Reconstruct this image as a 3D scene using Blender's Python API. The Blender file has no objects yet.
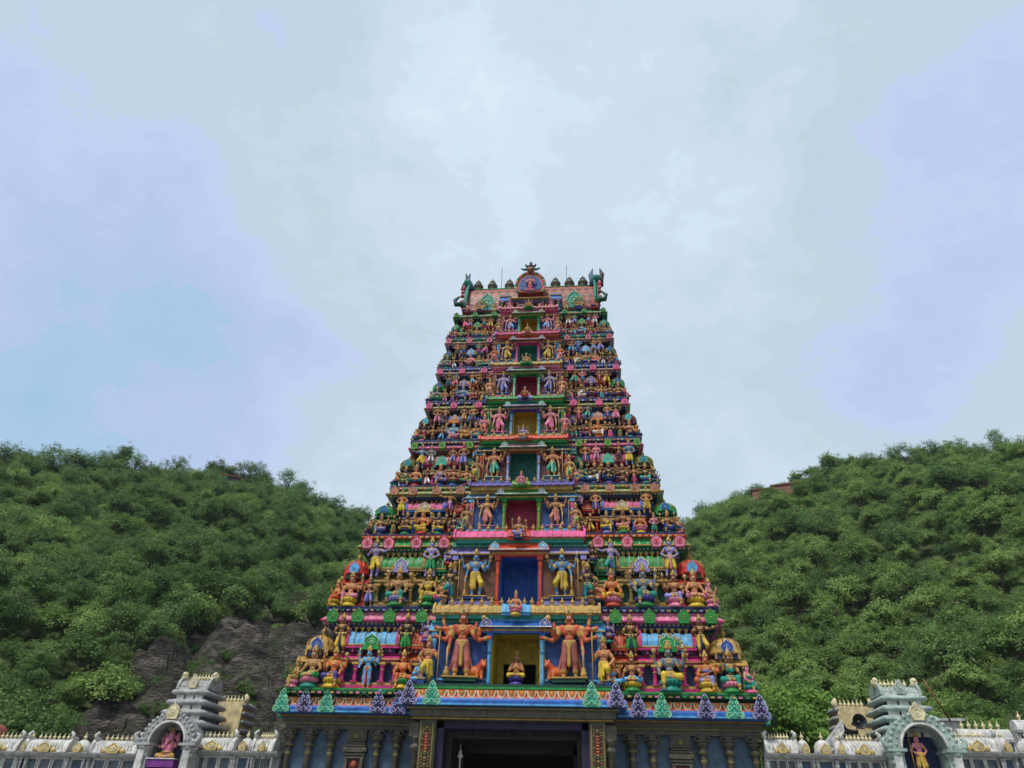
import bpy, math, random
import numpy as np
from mathutils import Vector, Matrix, noise as mnoise
R = math.radians
PI = math.pi
random.seed(7)
rng = np.random.default_rng(11)
scene = bpy.context.scene
COL = scene.collection

# ------------------------------------------------------------------ camera, sky, sun, exposure
CAM = Vector((3.77, 0.0, 1.6))
TH, YAW, ROLL = R(32), R(6.378), R(1.895)
fwd = Vector((-math.sin(YAW) * math.cos(TH), math.cos(YAW) * math.cos(TH), math.sin(TH)))
rt0 = Vector((math.cos(YAW), math.sin(YAW), 0))
up0 = rt0.cross(fwd)
rt = math.cos(ROLL) * rt0 + math.sin(ROLL) * up0
upv = -math.sin(ROLL) * rt0 + math.cos(ROLL) * up0
cd = bpy.data.cameras.new('camera')
cam = bpy.data.objects.new('camera', cd)
COL.objects.link(cam)
mw = Matrix((rt, upv, -fwd)).transposed().to_4x4()
mw.translation = CAM
cam.matrix_world = mw
cd.sensor_width = 36.0
cd.lens = 739.0 / 1024.0 * 36.0
cd.clip_end = 8000
cd.clip_start = 0.1
scene.camera = cam

SUN_EL, SUN_AZ = R(58), R(205)          # azimuth clockwise from +Y (north): behind the camera, to the left
w = bpy.data.worlds.new('World')
scene.world = w
w.use_nodes = True
nt = w.node_tree
nt.nodes.clear()
N = nt.nodes.new
L = nt.links.new
out = N('ShaderNodeOutputWorld')
sky = N('ShaderNodeTexSky')
sky.sky_type = 'NISHITA'
sky.sun_disc = False
sky.sun_elevation = SUN_EL
sky.sun_rotation = SUN_AZ
sky.air_density = 1.4
sky.dust_density = 2.0
b1 = N('ShaderNodeBackground')
b1.inputs['Strength'].default_value = 0.07
L(sky.outputs[0], b1.inputs[0])
tc = N('ShaderNodeTexCoord')


def wmath(op, a, b=None, c=None):
    n = N('ShaderNodeMath')
    n.operation = op
    for i, v in enumerate((a, b, c)):
        if v is None:
            continue
        if isinstance(v, (int, float)):
            n.inputs[i].default_value = v
        else:
            L(v, n.inputs[i])
    return n.outputs[0]


def wdot(vec):
    n = N('ShaderNodeVectorMath')
    n.operation = 'DOT_PRODUCT'
    L(tc.outputs['Generated'], n.inputs[0])
    n.inputs[1].default_value = vec
    return n.outputs['Value']


def wnoise(scale, detail, rough, dist, off):
    mp = N('ShaderNodeMapping')
    mp.inputs['Location'].default_value = off
    mp.inputs['Scale'].default_value = (1, 1, 1.5)
    L(tc.outputs['Generated'], mp.inputs[0])
    n = N('ShaderNodeTexNoise')
    n.inputs['Scale'].default_value = scale
    n.inputs['Detail'].default_value = detail
    n.inputs['Roughness'].default_value = rough
    n.inputs['Distortion'].default_value = dist
    L(mp.outputs[0], n.inputs['Vector'])
    return n.outputs['Fac']


def wramp(stops, fac, interp='LINEAR'):
    n = N('ShaderNodeValToRGB')
    cr = n.color_ramp
    cr.interpolation = interp
    while len(cr.elements) < len(stops):
        cr.elements.new(0.5)
    for e, (p, c) in zip(cr.elements, stops):
        e.position = p
        e.color = (*c, 1)
    L(fac, n.inputs[0])
    return n.outputs[0]


# broad stratus: paler overhead in the gap between two banks, bluer to the west, lavender thin sheets to the east
big = wnoise(1.35, 5, 0.52, 0.1, (3.1, 1.7, 0.4))
fine = wnoise(3.3, 11, 0.66, 0.0, (0.3, 5.2, 2.4))


def lobe(vec, lo, hi, amount):
    d_ = wdot(vec)
    n = N('ShaderNodeMapRange')
    n.interpolation_type = 'SMOOTHSTEP'
    n.inputs[1].default_value = lo
    n.inputs[2].default_value = hi
    n.inputs[3].default_value = 0
    n.inputs[4].default_value = amount
    L(d_, n.inputs[0])
    return n.outputs[0]


v = wmath('ADD', wmath('MULTIPLY', big, 0.30), wmath('MULTIPLY', fine, 0.54))
v = wmath('ADD', v, 0.105)
for vec_, lo_, hi_, am_ in (((-.55, .66, .48), .945, .99, -.19), ((-1, 0, 0), .08, .42, -.085), ((-.33, .50, .80), .93, 1.0, .06), ((.06, .50, .86), .93, 1.0, .08), ((.417, .534, .735), .955, .995, -.045), ((.45, .67, .59), .95, 1.0, -.08),
                            ((-.25, .87, .42), .975, 1.0, .08), ((.10, .80, .59), .95, 1.0, .03)):
    v = wmath('ADD', v, lobe(vec_, lo_, hi_, am_))
LV = [(0.345, 0.535, 0.72), (0.37, 0.555, 0.75), (0.45, 0.555, 0.785), (0.485, 0.585, 0.83), (0.53, 0.615, 0.865), (0.515, 0.63, 0.715), (0.555, 0.67, 0.765), (0.595, 0.71, 0.81), (0.65, 0.775, 0.88), (0.70, 0.82, 0.92)]
LC = [.235, .305, .365, .415, .455, .525, .565, .625, .675]
stops = [(0.05, LV[0])]
for i_, p_ in enumerate(LC):
    stops += [(p_ - .004, tuple(.8 * x + .2 * y for x, y in zip(LV[i_], LV[i_ + 1]))), (p_ + .004, tuple(.2 * x + .8 * y for x, y in zip(LV[i_], LV[i_ + 1])))]
stops.append((.95, LV[-1]))
cloudcol = wramp(stops, v)
b2 = N('ShaderNodeBackground')
b2.inputs['Strength'].default_value = 0.578
L(cloudcol, b2.inputs[0])
mx = N('ShaderNodeMixShader')
mx.inputs[0].default_value = 0.90
L(b1.outputs[0], mx.inputs[1])
L(b2.outputs[0], mx.inputs[2])
L(mx.outputs[0], out.inputs[0])

sd = bpy.data.lights.new('sun', 'SUN')
sd.energy = 1.5
sd.angle = R(10)
sd.color = (1.0, 0.97, 0.92)
sun = bpy.data.objects.new('sun', sd)
COL.objects.link(sun)
sdir = Vector((math.sin(SUN_AZ) * math.cos(SUN_EL), math.cos(SUN_AZ) * math.cos(SUN_EL), math.sin(SUN_EL)))
sun.rotation_euler = sdir.to_track_quat('Z', 'Y').to_euler()
sun.location = (0, -20, 60)
vs = scene.view_settings
vs.view_transform = 'Standard'
vs.look = 'None'
vs.gamma = 1
vs.use_curve_mapping = False
vs.exposure = 0.95
scene.cycles.max_bounces = 6
scene.cycles.transparent_max_bounces = 4

# ------------------------------------------------------------------ materials
PAL = {  # sRGB hex of the paints themselves
    'pink': 'e2588e', 'magenta': 'c42a76', 'rose': 'dc7e9a', 'red': 'c2241f', 'vermilion': 'd04a2a', 'orange': 'd06a30',
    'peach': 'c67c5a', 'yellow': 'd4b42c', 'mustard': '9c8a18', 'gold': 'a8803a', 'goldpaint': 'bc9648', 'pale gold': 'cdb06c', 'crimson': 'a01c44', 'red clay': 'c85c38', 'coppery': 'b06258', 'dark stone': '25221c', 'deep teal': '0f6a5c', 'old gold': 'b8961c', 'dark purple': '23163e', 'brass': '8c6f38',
    'green': '1c8a3c', 'dark green': '0f4a2c', 'lime': '6f9a34', 'teal': '168c78', 'turquoise': '34b89e', 'mint': '8fd0a4',
    'sky blue': '5cacdc', 'blue': '2464b8', 'deep blue': '1c4484', 'navy': '1c2a58', 'purple': '4a3a94', 'lavender': '8f86c4',
    'maroon': '5c1424', 'brown': '6b4026', 'dark brown': '4a2b20', 'copper': '94523a', 'tan': 'aa7650', 'grey blue': '54708c',
    'grey': '7d7f84', 'white': 'e4e2dc', 'cream': 'e2d3a6', 'ivory': 'e6dcb8', 'black': '0c0c10', 'olive': '6e6a22', 'dark olive': '3c3a20',
    'slate': '4a6278', 'stone': '575140', 'stone line': '80743a', 'ochre': 'b98a1a', 'night': '141c40', 'pale green': '9fbf8a',
    'wall white': 'd2cfc8', 'wall grey': 'a8a8a6', 'wall teal': 'a2b4aa', 'panel grey': '66727a', 'beige': 'cdb888', 'iron': '2a2c2e', 'rust': '7a3f24', 'violet': '7a2f86',
    'chamber_shade': '060608', 'terracotta': '9a4a30', 'dark skin': '3a2a30', 'blue skin': '4a86b8', 'green skin': '3c7a5c', 'grey skin': '6e7a86', 'lilac': 'a6a2d0',  # first entry is interior shade put into a near-black colour
    'brick': '8a5240', 'concrete': 'b8b4ac',
}


def lin(h):
    v = [int(h[i:i + 2], 16) / 255 for i in (0, 2, 4)]
    return tuple(c / 12.92 if c <= .04045 else ((c + .055) / 1.055) ** 2.4 for c in v)


MATS = {}


def nodemat(name):
    m = bpy.data.materials.new(name)
    m.use_nodes = True
    t = m.node_tree
    return m, t, t.nodes.new, t.links.new, t.nodes['Principled BSDF']


def M(key):
    """enamel paint on cast plaster: slight tone variation, weather streaks and a fine bump"""
    if key in MATS:
        return MATS[key]
    c = lin(PAL[key])
    m, t, n, l, bs = nodemat(key.replace(' ', '_') + '_paint')
    co = n('ShaderNodeTexCoord')
    oi = n('ShaderNodeObjectInfo')
    ad = n('ShaderNodeVectorMath')
    l(co.outputs['Object'], ad.inputs[0])
    mul = n('ShaderNodeVectorMath')
    mul.operation = 'SCALE'
    mul.inputs[0].default_value = (37, 19, 53)
    l(oi.outputs['Random'], mul.inputs['Scale'])
    l(mul.outputs[0], ad.inputs[1])
    ns = n('ShaderNodeTexNoise')
    ns.inputs['Scale'].default_value = 3.2
    ns.inputs['Detail'].default_value = 5
    ns.inputs['Roughness'].default_value = .65
    l(ad.outputs[0], ns.inputs['Vector'])
    mix = n('ShaderNodeMix')
    mix.data_type = 'RGBA'
    mix.inputs[6].default_value = (*[x * .55 for x in c], 1)
    mix.inputs[7].default_value = (*[min(x * 1.14 + .01, .86) for x in c], 1)
    cr = n('ShaderNodeMapRange')
    cr.inputs[1].default_value = .32
    cr.inputs[2].default_value = .66
    l(ns.outputs['Fac'], cr.inputs[0])
    l(cr.outputs[0], mix.inputs[0])
    # rain streaks
    mp = n('ShaderNodeMapping')
    mp.inputs['Scale'].default_value = (2.6, 2.6, .5)
    l(ad.outputs[0], mp.inputs[0])
    n2 = n('ShaderNodeTexNoise')
    n2.inputs['Scale'].default_value = 2.4
    n2.inputs['Detail'].default_value = 6
    n2.inputs['Roughness'].default_value = .7
    l(mp.outputs[0], n2.inputs['Vector'])
    c2 = n('ShaderNodeMapRange')
    c2.inputs[1].default_value = .46
    c2.inputs[2].default_value = .78
    c2.inputs[4].default_value = .72
    l(n2.outputs['Fac'], c2.inputs[0])
    m2 = n('ShaderNodeMix')
    m2.data_type = 'RGBA'
    l(c2.outputs[0], m2.inputs[0])
    l(mix.outputs[2], m2.inputs[6])
    m2.inputs[7].default_value = (c[0] * .34 + .022, c[1] * .34 + .020, c[2] * .34 + .018, 1)
    l(m2.outputs[2], bs.inputs['Base Color'])
    bs.inputs['Roughness'].default_value = .52
    if 'Specular IOR Level' in bs.inputs:
        bs.inputs['Specular IOR Level'].default_value = .35
    bp = n('ShaderNodeBump')
    bp.inputs['Strength'].default_value = .25
    bp.inputs['Distance'].default_value = .03
    n3 = n('ShaderNodeTexNoise')
    n3.inputs['Scale'].default_value = 14
    n3.inputs['Detail'].default_value = 4
    l(ad.outputs[0], n3.inputs['Vector'])
    l(n3.outputs['Fac'], bp.inputs['Height'])
    l(bp.outputs[0], bs.inputs['Normal'])
    MATS[key] = m
    return m


def foliage_mat(name, c1, c2, trans=.34):
    m, t, n, l, bs = nodemat(name)
    oi = n('ShaderNodeObjectInfo')
    at = n('ShaderNodeAttribute')
    at.attribute_name = 'clump'
    mix = n('ShaderNodeMix')
    mix.data_type = 'RGBA'
    mix.inputs[6].default_value = (*c1, 1)
    mix.inputs[7].default_value = (*c2, 1)
    ad = n('ShaderNodeMath')
    ad.operation = 'MULTIPLY_ADD'
    l(oi.outputs['Random'], ad.inputs[0])
    ad.inputs[1].default_value = .65
    mm = n('ShaderNodeMath')
    mm.operation = 'MULTIPLY'
    l(at.outputs['Fac'], mm.inputs[0])
    mm.inputs[1].default_value = .5
    l(mm.outputs[0], ad.inputs[2])
    l(ad.outputs[0], mix.inputs[0])
    l(mix.outputs[2], bs.inputs['Base Color'])
    bs.inputs['Roughness'].default_value = .7
    bs.inputs['Specular IOR Level'].default_value = .15
    tr = n('ShaderNodeBsdfTranslucent')
    l(mix.outputs[2], tr.inputs[0])
    ms = n('ShaderNodeMixShader')
    ms.inputs[0].default_value = trans
    l(bs.outputs[0], ms.inputs[1])
    l(tr.outputs[0], ms.inputs[2])
    l(ms.outputs[0], t.nodes['Material Output'].inputs[0])
    MATS[name] = m
    return m


def earth_mat(name, ca, cb, cc, scale=.25, bump=.6, strata=False):
    m, t, n, l, bs = nodemat(name)
    co = n('ShaderNodeTexCoord')
    ns = n('ShaderNodeTexNoise')
    ns.inputs['Scale'].default_value = scale
    ns.inputs['Detail'].default_value = 10
    ns.inputs['Roughness'].default_value = .65
    mp = n('ShaderNodeMapping')
    if strata:
        mp.inputs['Rotation'].default_value = (.5, .35, 0)
        mp.inputs['Scale'].default_value = (1, 1, 2.4)
    l(co.outputs['Object'], mp.inputs[0])
    l(mp.outputs[0], ns.inputs['Vector'])
    cr = n('ShaderNodeValToRGB')
    e = cr.color_ramp.elements
    e[0].position = .36
    e[0].color = (*ca, 1)
    e[1].position = .66
    e[1].color = (*cc, 1)
    x = e.new(.5)
    x.color = (*cb, 1)
    l(ns.outputs['Fac'], cr.inputs[0])
    if strata:      # scrub and lichen growing over parts of the rock
        n4 = n('ShaderNodeTexNoise')
        n4.inputs['Scale'].default_value = .11
        n4.inputs['Detail'].default_value = 9
        n4.inputs['Roughness'].default_value = .72
        l(co.outputs['Object'], n4.inputs['Vector'])
        rg = n('ShaderNodeMapRange')
        rg.inputs[1].default_value = .50
        rg.inputs[2].default_value = .60
        rg.inputs[4].default_value = .85
        l(n4.outputs['Fac'], rg.inputs[0])
        mx4 = n('ShaderNodeMix')
        mx4.data_type = 'RGBA'
        l(rg.outputs[0], mx4.inputs[0])
        l(cr.outputs[0], mx4.inputs[6])
        mx4.inputs[7].default_value = (.055, .064, .028, 1)
        l(mx4.outputs[2], bs.inputs['Base Color'])
    else: l(cr.outputs[0], bs.inputs['Base Color'])
    bs.inputs['Roughness'].default_value = .9
    bs.inputs['Specular IOR Level'].default_value = .1
    n2 = n('ShaderNodeTexNoise')
    n2.inputs['Scale'].default_value = scale * 5
    n2.inputs['Detail'].default_value = 8
    l(mp.outputs[0], n2.inputs['Vector'])
    bp = n('ShaderNodeBump')
    bp.inputs['Strength'].default_value = bump
    bp.inputs['Distance'].default_value = .6
    l(n2.outputs['Fac'], bp.inputs['Height'])
    l(bp.outputs[0], bs.inputs['Normal'])
    MATS[name] = m
    return m


# ------------------------------------------------------------------ mesh builder
class MB:
    def __init__(s, T=None):
        s.v, s.f, s.m, s.sm = [], [], [], []
        s.T = T

    def add(s, vs_, fs, mat, smooth=False):
        o = len(s.v)
        if s.T is not None:
            vs_ = [tuple(s.T @ Vector(p)) for p in vs_]
        s.v.extend(vs_)
        for f in fs:
            s.f.append([i + o for i in f])
            s.m.append(mat)
            s.sm.append(smooth)

    def box(s, x0, x1, y0, y1, z0, z1, mat):
        if x0 > x1: x0, x1 = x1, x0
        s.add([(x0, y0, z0), (x1, y0, z0), (x1, y1, z0), (x0, y1, z0), (x0, y0, z1), (x1, y0, z1), (x1, y1, z1), (x0, y1, z1)],
              [(0, 3, 2, 1), (4, 5, 6, 7), (0, 1, 5, 4), (1, 2, 6, 5), (2, 3, 7, 6), (3, 0, 4, 7)], mat)

    def lathe(s, prof, c, mat, seg=10, flat=1.0, smooth=True, cap=True):
        vs_, fs = [], []
        for r, z in prof:
            for i in range(seg):
                a = 2 * PI * i / seg
                vs_.append((c[0] + r * math.cos(a), c[1] + r * flat * math.sin(a), c[2] + z))
        for j in range(len(prof) - 1):
            for i in range(seg):
                k = (i + 1) % seg
                fs.append((j * seg + i, j * seg + k, (j + 1) * seg + k, (j + 1) * seg + i))
        if cap:
            fs.append(tuple(range(seg))[::-1])
            fs.append(tuple((len(prof) - 1) * seg + i for i in range(seg)))
        s.add(vs_, fs, mat, smooth)

    def tube(s, pts, r, mat, seg=6, smooth=True):
        pts = [Vector(p) for p in pts]
        rr = r if isinstance(r, (list, tuple)) else [r] * len(pts)
        vs_, fs = [], []
        for i, p in enumerate(pts):
            d = (pts[min(i + 1, len(pts) - 1)] - pts[max(i - 1, 0)]).normalized()
            a = Vector((0, 1, 0)) if abs(d.y) < .9 else Vector((1, 0, 0))
            u = d.cross(a).normalized()
            w_ = d.cross(u)
            for k in range(seg):
                t = 2 * PI * k / seg
                vs_.append(tuple(p + (u * math.cos(t) + w_ * math.sin(t)) * rr[i]))
        for i in range(len(pts) - 1):
            for k in range(seg):
                j = (k + 1) % seg
                fs.append((i * seg + k, i * seg + j, (i + 1) * seg + j, (i + 1) * seg + k))
        fs.append(tuple(range(seg))[::-1])
        fs.append(tuple((len(pts) - 1) * seg + k for k in range(seg)))
        s.add(vs_, fs, mat, smooth)

    def ball(s, c, r, mat, seg=8, rings=5):
        if isinstance(r, (int, float)): r = (r, r, r)
        vs_, fs = [], []
        for j in range(rings + 1):
            t = PI * j / rings
            for i in range(seg):
                a = 2 * PI * i / seg
                q = max(math.sin(t), .02)
                vs_.append((c[0] + r[0] * q * math.cos(a), c[1] + r[1] * q * math.sin(a), c[2] - r[2] * math.cos(t)))
        for j in range(rings):
            for i in range(seg):
                k = (i + 1) % seg
                fs.append((j * seg + i, j * seg + k, (j + 1) * seg + k, (j + 1) * seg + i))
        s.add(vs_, fs, mat, True)

    def prism(s, poly, y0, y1, mat, mat_side=None):
        """polygon in XZ (counter-clockwise seen from -Y) pushed from y0 (front) to y1"""
        n = len(poly)
        vs_ = [(x, y0, z) for x, z in poly] + [(x, y1, z) for x, z in poly]
        s.add(vs_, [tuple(range(n)), tuple(range(2 * n - 1, n - 1, -1))], mat)
        s.add(vs_, [(i, i + n, (i + 1) % n + n, (i + 1) % n) for i in range(n)], mat_side or mat)

    def profx(s, prof, x0, x1, mat, smooth=False):
        """profile in YZ swept along X, closed and capped"""
        n = len(prof)
        vs_ = [(x0, y, z) for y, z in prof] + [(x1, y, z) for y, z in prof]
        s.add(vs_, [(i, (i + 1) % n, (i + 1) % n + n, i + n) for i in range(n)], mat, smooth)
        s.add(vs_, [tuple(range(n))[::-1], tuple(range(n, 2 * n))], mat)

    def ring(s, hw, y0, y1, prof, mat, smooth=False):
        """rectangular ring moulding: prof = [(outset, z)] from bottom to top"""
        vs_ = []
        for o, z in prof:
            vs_ += [(-hw - o, y0 - o, z), (hw + o, y0 - o, z), (hw + o, y1 + o, z), (-hw - o, y1 + o, z)]
        fs = []
        for j in range(len(prof) - 1):
            for i in range(4):
                k = (i + 1) % 4
                fs.append((j * 4 + i, j * 4 + k, j * 4 + 4 + k, j * 4 + 4 + i))
        s.add(vs_, fs, mat, smooth)
        e = (len(prof) - 1) * 4
        s.add([vs_[i] for i in (0, 1, 2, 3)] + vs_[e:e + 4], [(0, 3, 2, 1), (4, 5, 6, 7)], mat)

    def barrel(s, x0, x1, yc, z0, ry, rz, n, mats, seg=9, bulge=1.0):
        """ribbed barrel vault along X: n ribs, alternately proud and set back"""
        for i in range(n):
            a, b = x0 + (x1 - x0) * i / n, x0 + (x1 - x0) * (i + 1) / n
            q = 1.0 if i % 2 == 0 else .93
            pr = [(yc - ry * q * bulge * math.cos(PI * t / seg), z0 + rz * q * math.sin(PI * t / seg)) for t in range(seg + 1)]
            s.profx(pr[::-1], a, b, mats[i % len(mats)], False)

    def build(s, name, parent=None, loc=None, slot0=None):
        me = bpy.data.meshes.new(name)
        me.from_pydata(s.v, [], s.f)
        keys = []
        for k in s.m:
            if k not in keys: keys.append(k)
        for k in keys: me.materials.append(M(k) if isinstance(k, str) and k in PAL else MATS[k])
        ix = {k: i for i, k in enumerate(keys)}
        me.polygons.foreach_set('material_index', [ix[k] for k in s.m])
        me.polygons.foreach_set('use_smooth', s.sm)
        me.update()
        o = bpy.data.objects.new(name, me)
        COL.objects.link(o)
        if parent is not None: o.parent = parent
        if loc is not None: o.location = loc
        return o


def tag(o, label=None, cat=None, group=None, kind=None):
    if label: o['label'] = label
    if cat: o['category'] = cat
    if group: o['group'] = group
    if kind: o['kind'] = kind
    return o


def empty(name, loc=(0, 0, 0), rz=0.0, sc=1.0):
    o = bpy.data.objects.new(name, None)
    o.empty_display_size = .3
    COL.objects.link(o)
    o.location = loc
    o.rotation_euler = (0, 0, rz)
    o.scale = (sc, sc, sc)
    return o


# ------------------------------------------------------------------ one continuous surface from rounded limbs (smooth union, surface nets)
def sdf_mesh(name, prims, res=.0105, k=.02):
    """prims: (a, b, ra, rb, material key). Returns mesh with one slot per key, in order of first use."""
    A = np.array([p[0] for p in prims], float)
    B = np.array([p[1] for p in prims], float)
    RA = np.array([p[2] for p in prims], float)
    RB = np.array([p[3] for p in prims], float)
    pad = .03
    lo = np.minimum(A - RA[:, None], B - RB[:, None]).min(0) - pad
    hi = np.maximum(A + RA[:, None], B + RB[:, None]).max(0) + pad
    n = np.ceil((hi - lo) / res).astype(int) + 1
    f = np.full(n, .2)
    ax = [lo[i] + res * np.arange(n[i]) for i in range(3)]

    def dist(P, i):
        d = B[i] - A[i]
        q = P - A[i]
        t = np.clip((q @ d) / max(d @ d, 1e-9), 0, 1)
        return np.linalg.norm(q - t[..., None] * d, axis=-1) - (RA[i] + (RB[i] - RA[i]) * t)
    for i in range(len(prims)):
        m = max(RA[i], RB[i]) + .05
        a = np.maximum(((np.minimum(A[i], B[i]) - m - lo) / res).astype(int), 0)
        b = np.minimum(((np.maximum(A[i], B[i]) + m - lo) / res).astype(int) + 1, n)
        sl = tuple(slice(a[j], b[j]) for j in range(3))
        P = np.stack(np.meshgrid(*[ax[j][sl[j]] for j in range(3)], indexing='ij'), -1)
        d = dist(P, i)
        kk = k if max(RA[i], RB[i]) > .015 else .006
        g = f[sl]
        h = np.clip(.5 + .5 * (g - d) / kk, 0, 1)
        f[sl] = g * (1 - h) + d * h - kk * h * (1 - h)
    neg = f < 0
    c = [neg[i:n[0] - 1 + i, j:n[1] - 1 + j, l:n[2] - 1 + l] for i in (0, 1) for j in (0, 1) for l in (0, 1)]
    s_ = sum(x.astype(int) for x in c)
    act = (s_ > 0) & (s_ < 8)
    idx = -np.ones(act.shape, int)
    cells = np.argwhere(act)
    idx[act] = np.arange(len(cells))
    cor = np.array([(i, j, l) for i in (0, 1) for j in (0, 1) for l in (0, 1)])
    fv = np.stack([f[cells[:, 0] + o[0], cells[:, 1] + o[1], cells[:, 2] + o[2]] for o in cor], 1)
    acc = np.zeros((len(cells), 3))
    cnt = np.zeros(len(cells))
    for a in range(8):
        for b in range(a + 1, 8):
            if np.abs(cor[a] - cor[b]).sum() == 1:
                x, y = fv[:, a], fv[:, b]
                mk = (x < 0) != (y < 0)
                t = np.where(mk, x / np.where(mk, x - y, 1), 0)
                acc += mk[:, None] * (cor[a] + t[:, None] * (cor[b] - cor[a]))
                cnt += mk
    V = lo + res * (cells + acc / cnt[:, None])
    F = []
    for d in range(3):
        e1, e2 = (d + 1) % 3, (d + 2) % 3
        s0 = [slice(None)] * 3
        s1 = [slice(None)] * 3
        s0[d] = slice(0, -1)
        s1[d] = slice(1, None)
        x, y = neg[tuple(s0)], neg[tuple(s1)]
        for flip in (False, True):
            e = np.argwhere((x & ~y) if not flip else (~x & y))
            e = e[(e[:, e1] > 0) & (e[:, e2] > 0) & (e[:, e1] < n[e1] - 1) & (e[:, e2] < n[e2] - 1)]
            q = []
            for (u, v_) in ((0, 0), (-1, 0), (-1, -1), (0, -1)):
                g = e.copy()
                g[:, e1] += u
                g[:, e2] += v_
                q.append(idx[g[:, 0], g[:, 1], g[:, 2]])
            q = np.stack(q, 1)
            if flip: q = q[:, ::-1]
            F.append(q)
    F = np.concatenate(F)
    F = F[(F >= 0).all(1)]
    cen = V[F].mean(1)
    best = np.full(len(F), 9.)
    keys = []
    mi = np.zeros(len(F), int)
    for i, p in enumerate(prims):
        if p[4] not in keys: keys.append(p[4])
        d = dist(cen, i)
        mk = d < best
        best[mk] = d[mk]
        mi[mk] = keys.index(p[4])
    me = bpy.data.meshes.new(name)
    me.from_pydata(V.tolist(), [], F.tolist())
    for kx in keys: me.materials.append(M(kx) if kx in PAL else MATS[kx])
    me['slotcode'] = [{'skin': -1, 'cloth': -2, 'sash': -3}.get(kx, 0) for kx in keys]
    me.polygons.foreach_set('material_index', mi.astype(np.int32))
    me.polygons.foreach_set('use_smooth', [True] * len(F))
    me.update()
    return me
# ------------------------------------------------------------------ statues: one continuous body each, dressed and crowned by child meshes
def V3(*a): return np.array(a, float)


def arm(out, hz, s, el, wr, hd, sh=(.128, .0, .245), fist=False, key='skin'):
    o = V3(0, 0, hz)
    S, E_, W_ = V3(s * sh[0], sh[1], sh[2]) + o, V3(s * el[0], el[1], el[2]) + o, V3(s * wr[0], wr[1], wr[2]) + o
    h = V3(s * hd[0], hd[1], hd[2])
    h = h / np.linalg.norm(h)
    out.append((S, E_, .043, .031, key))
    out.append((E_, W_, .032, .021, key))
    m = S * .5 + E_ * .5
    d = (E_ - S) * .07
    out.append((m - d, m + d, .042, .041, 'goldpaint'))
    d = (W_ - E_) * .09
    out.append((W_ - d * 1.6, W_ - d * .3, .028, .027, 'goldpaint'))
    out.append((W_, W_ + h * .042, .022, .022, key))
    p = np.cross(h, V3(0, 1, .15))
    p = p / max(np.linalg.norm(p), 1e-6)
    K = W_ + h * .05
    for off, ln in ((-.021, .030), (-.007, .040), (.007, .038), (.021, .028)):
        a = K + p * off
        if fist:
            b = a + h * .012 + V3(0, -.022, 0)
            out.append((a, b, .0095, .009, key))
        else:
            b = a + h * ln * .55
            out.append((a, b, .0092, .0085, key))
            out.append((b, b + h * ln * .4 + V3(0, -.010, 0), .0085, .0075, key))
    t = W_ + h * .014 + p * s * .017
    out.append((t, t + p * s * .02 + h * .022, .0095, .008, key))


def torso(out, hz, lean=0.0, female=False, fierce=False):
    def q(x, y, z): return V3(x + lean * (z - 0) * .6, y, hz + z)
    out.append((q(-.036, 0, .0), q(.036, 0, .0), .073, .073, 'skin'))
    out.append((q(-.018, -.005, .085), q(.018, -.005, .085), .058, .058, 'skin'))
    out.append((q(-.05, 0, .185), q(.05, 0, .185), .070, .070, 'skin'))
    out.append((q(-.105, .0, .242), q(.105, .0, .242), .043, .043, 'skin'))
    if female:
        out.append((q(-.05, -.055, .18), q(-.05, -.062, .18), .04, .036, 'skin'))
        out.append((q(.05, -.055, .18), q(.05, -.062, .18), .04, .036, 'skin'))
    out.append((q(0, 0, .26), q(0, -.005, .33), .036, .032, 'skin'))
    out.append((q(0, -.012, .352), q(0, -.008, .395), .047, .057, 'skin'))      # jaw to skull
    out.append((q(0, -.062, .378), q(0, -.074, .360), .008, .012, 'skin'))      # nose
    for s in (-1, 1):
        out.append((q(s * .057, .004, .385), q(s * .060, .006, .355), .013, .010, 'skin'))
        out.append((q(s * .062, .0, .338), q(s * .063, .0, .330), .013, .014, 'goldpaint'))
        out.append((q(s * .019, -.0555, .386), q(s * .026, -.053, .386), .0098, .0092, 'white'))
        out.append((q(s * .022, -.0625, .386), q(s * .0225, -.063, .386), .0052, .0052, 'black'))
        out.append((q(s * .012, -.057, .403), q(s * .034, -.050, .404), .0052, .0042, 'black'))
        out.append((q(s * .046, .034, .38), q(s * .062, .036, .285), .033, .026, 'black'))
    out.append((q(-.010, -.060, .339), q(.010, -.060, .339), .0065, .0065, 'red'))
    if fierce: out.append((q(-.022, -.060, .349), q(.022, -.060, .349), .006, .006, 'black'))
    out.append((q(0, .022, .405), q(0, .028, .37), .053, .05, 'black'))
    # necklaces and sacred cord
    for a, b, r in (((-.062, -.046, .255), (-.03, -.070, .205), .011), ((-.03, -.070, .205), (0, -.077, .192), .012), ((0, -.077, .192), (.03, -.070, .205), .012), ((.03, -.070, .205), (.062, -.046, .255), .011),
                    ((-.045, -.038, .268), (0, -.052, .243), .011), ((0, -.052, .243), (.045, -.038, .268), .011),
                    ((.05, -.06, .235), (-.03, -.065, .09), .007)):
        out.append((q(*a), q(*b), r, r, 'goldpaint'))


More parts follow.
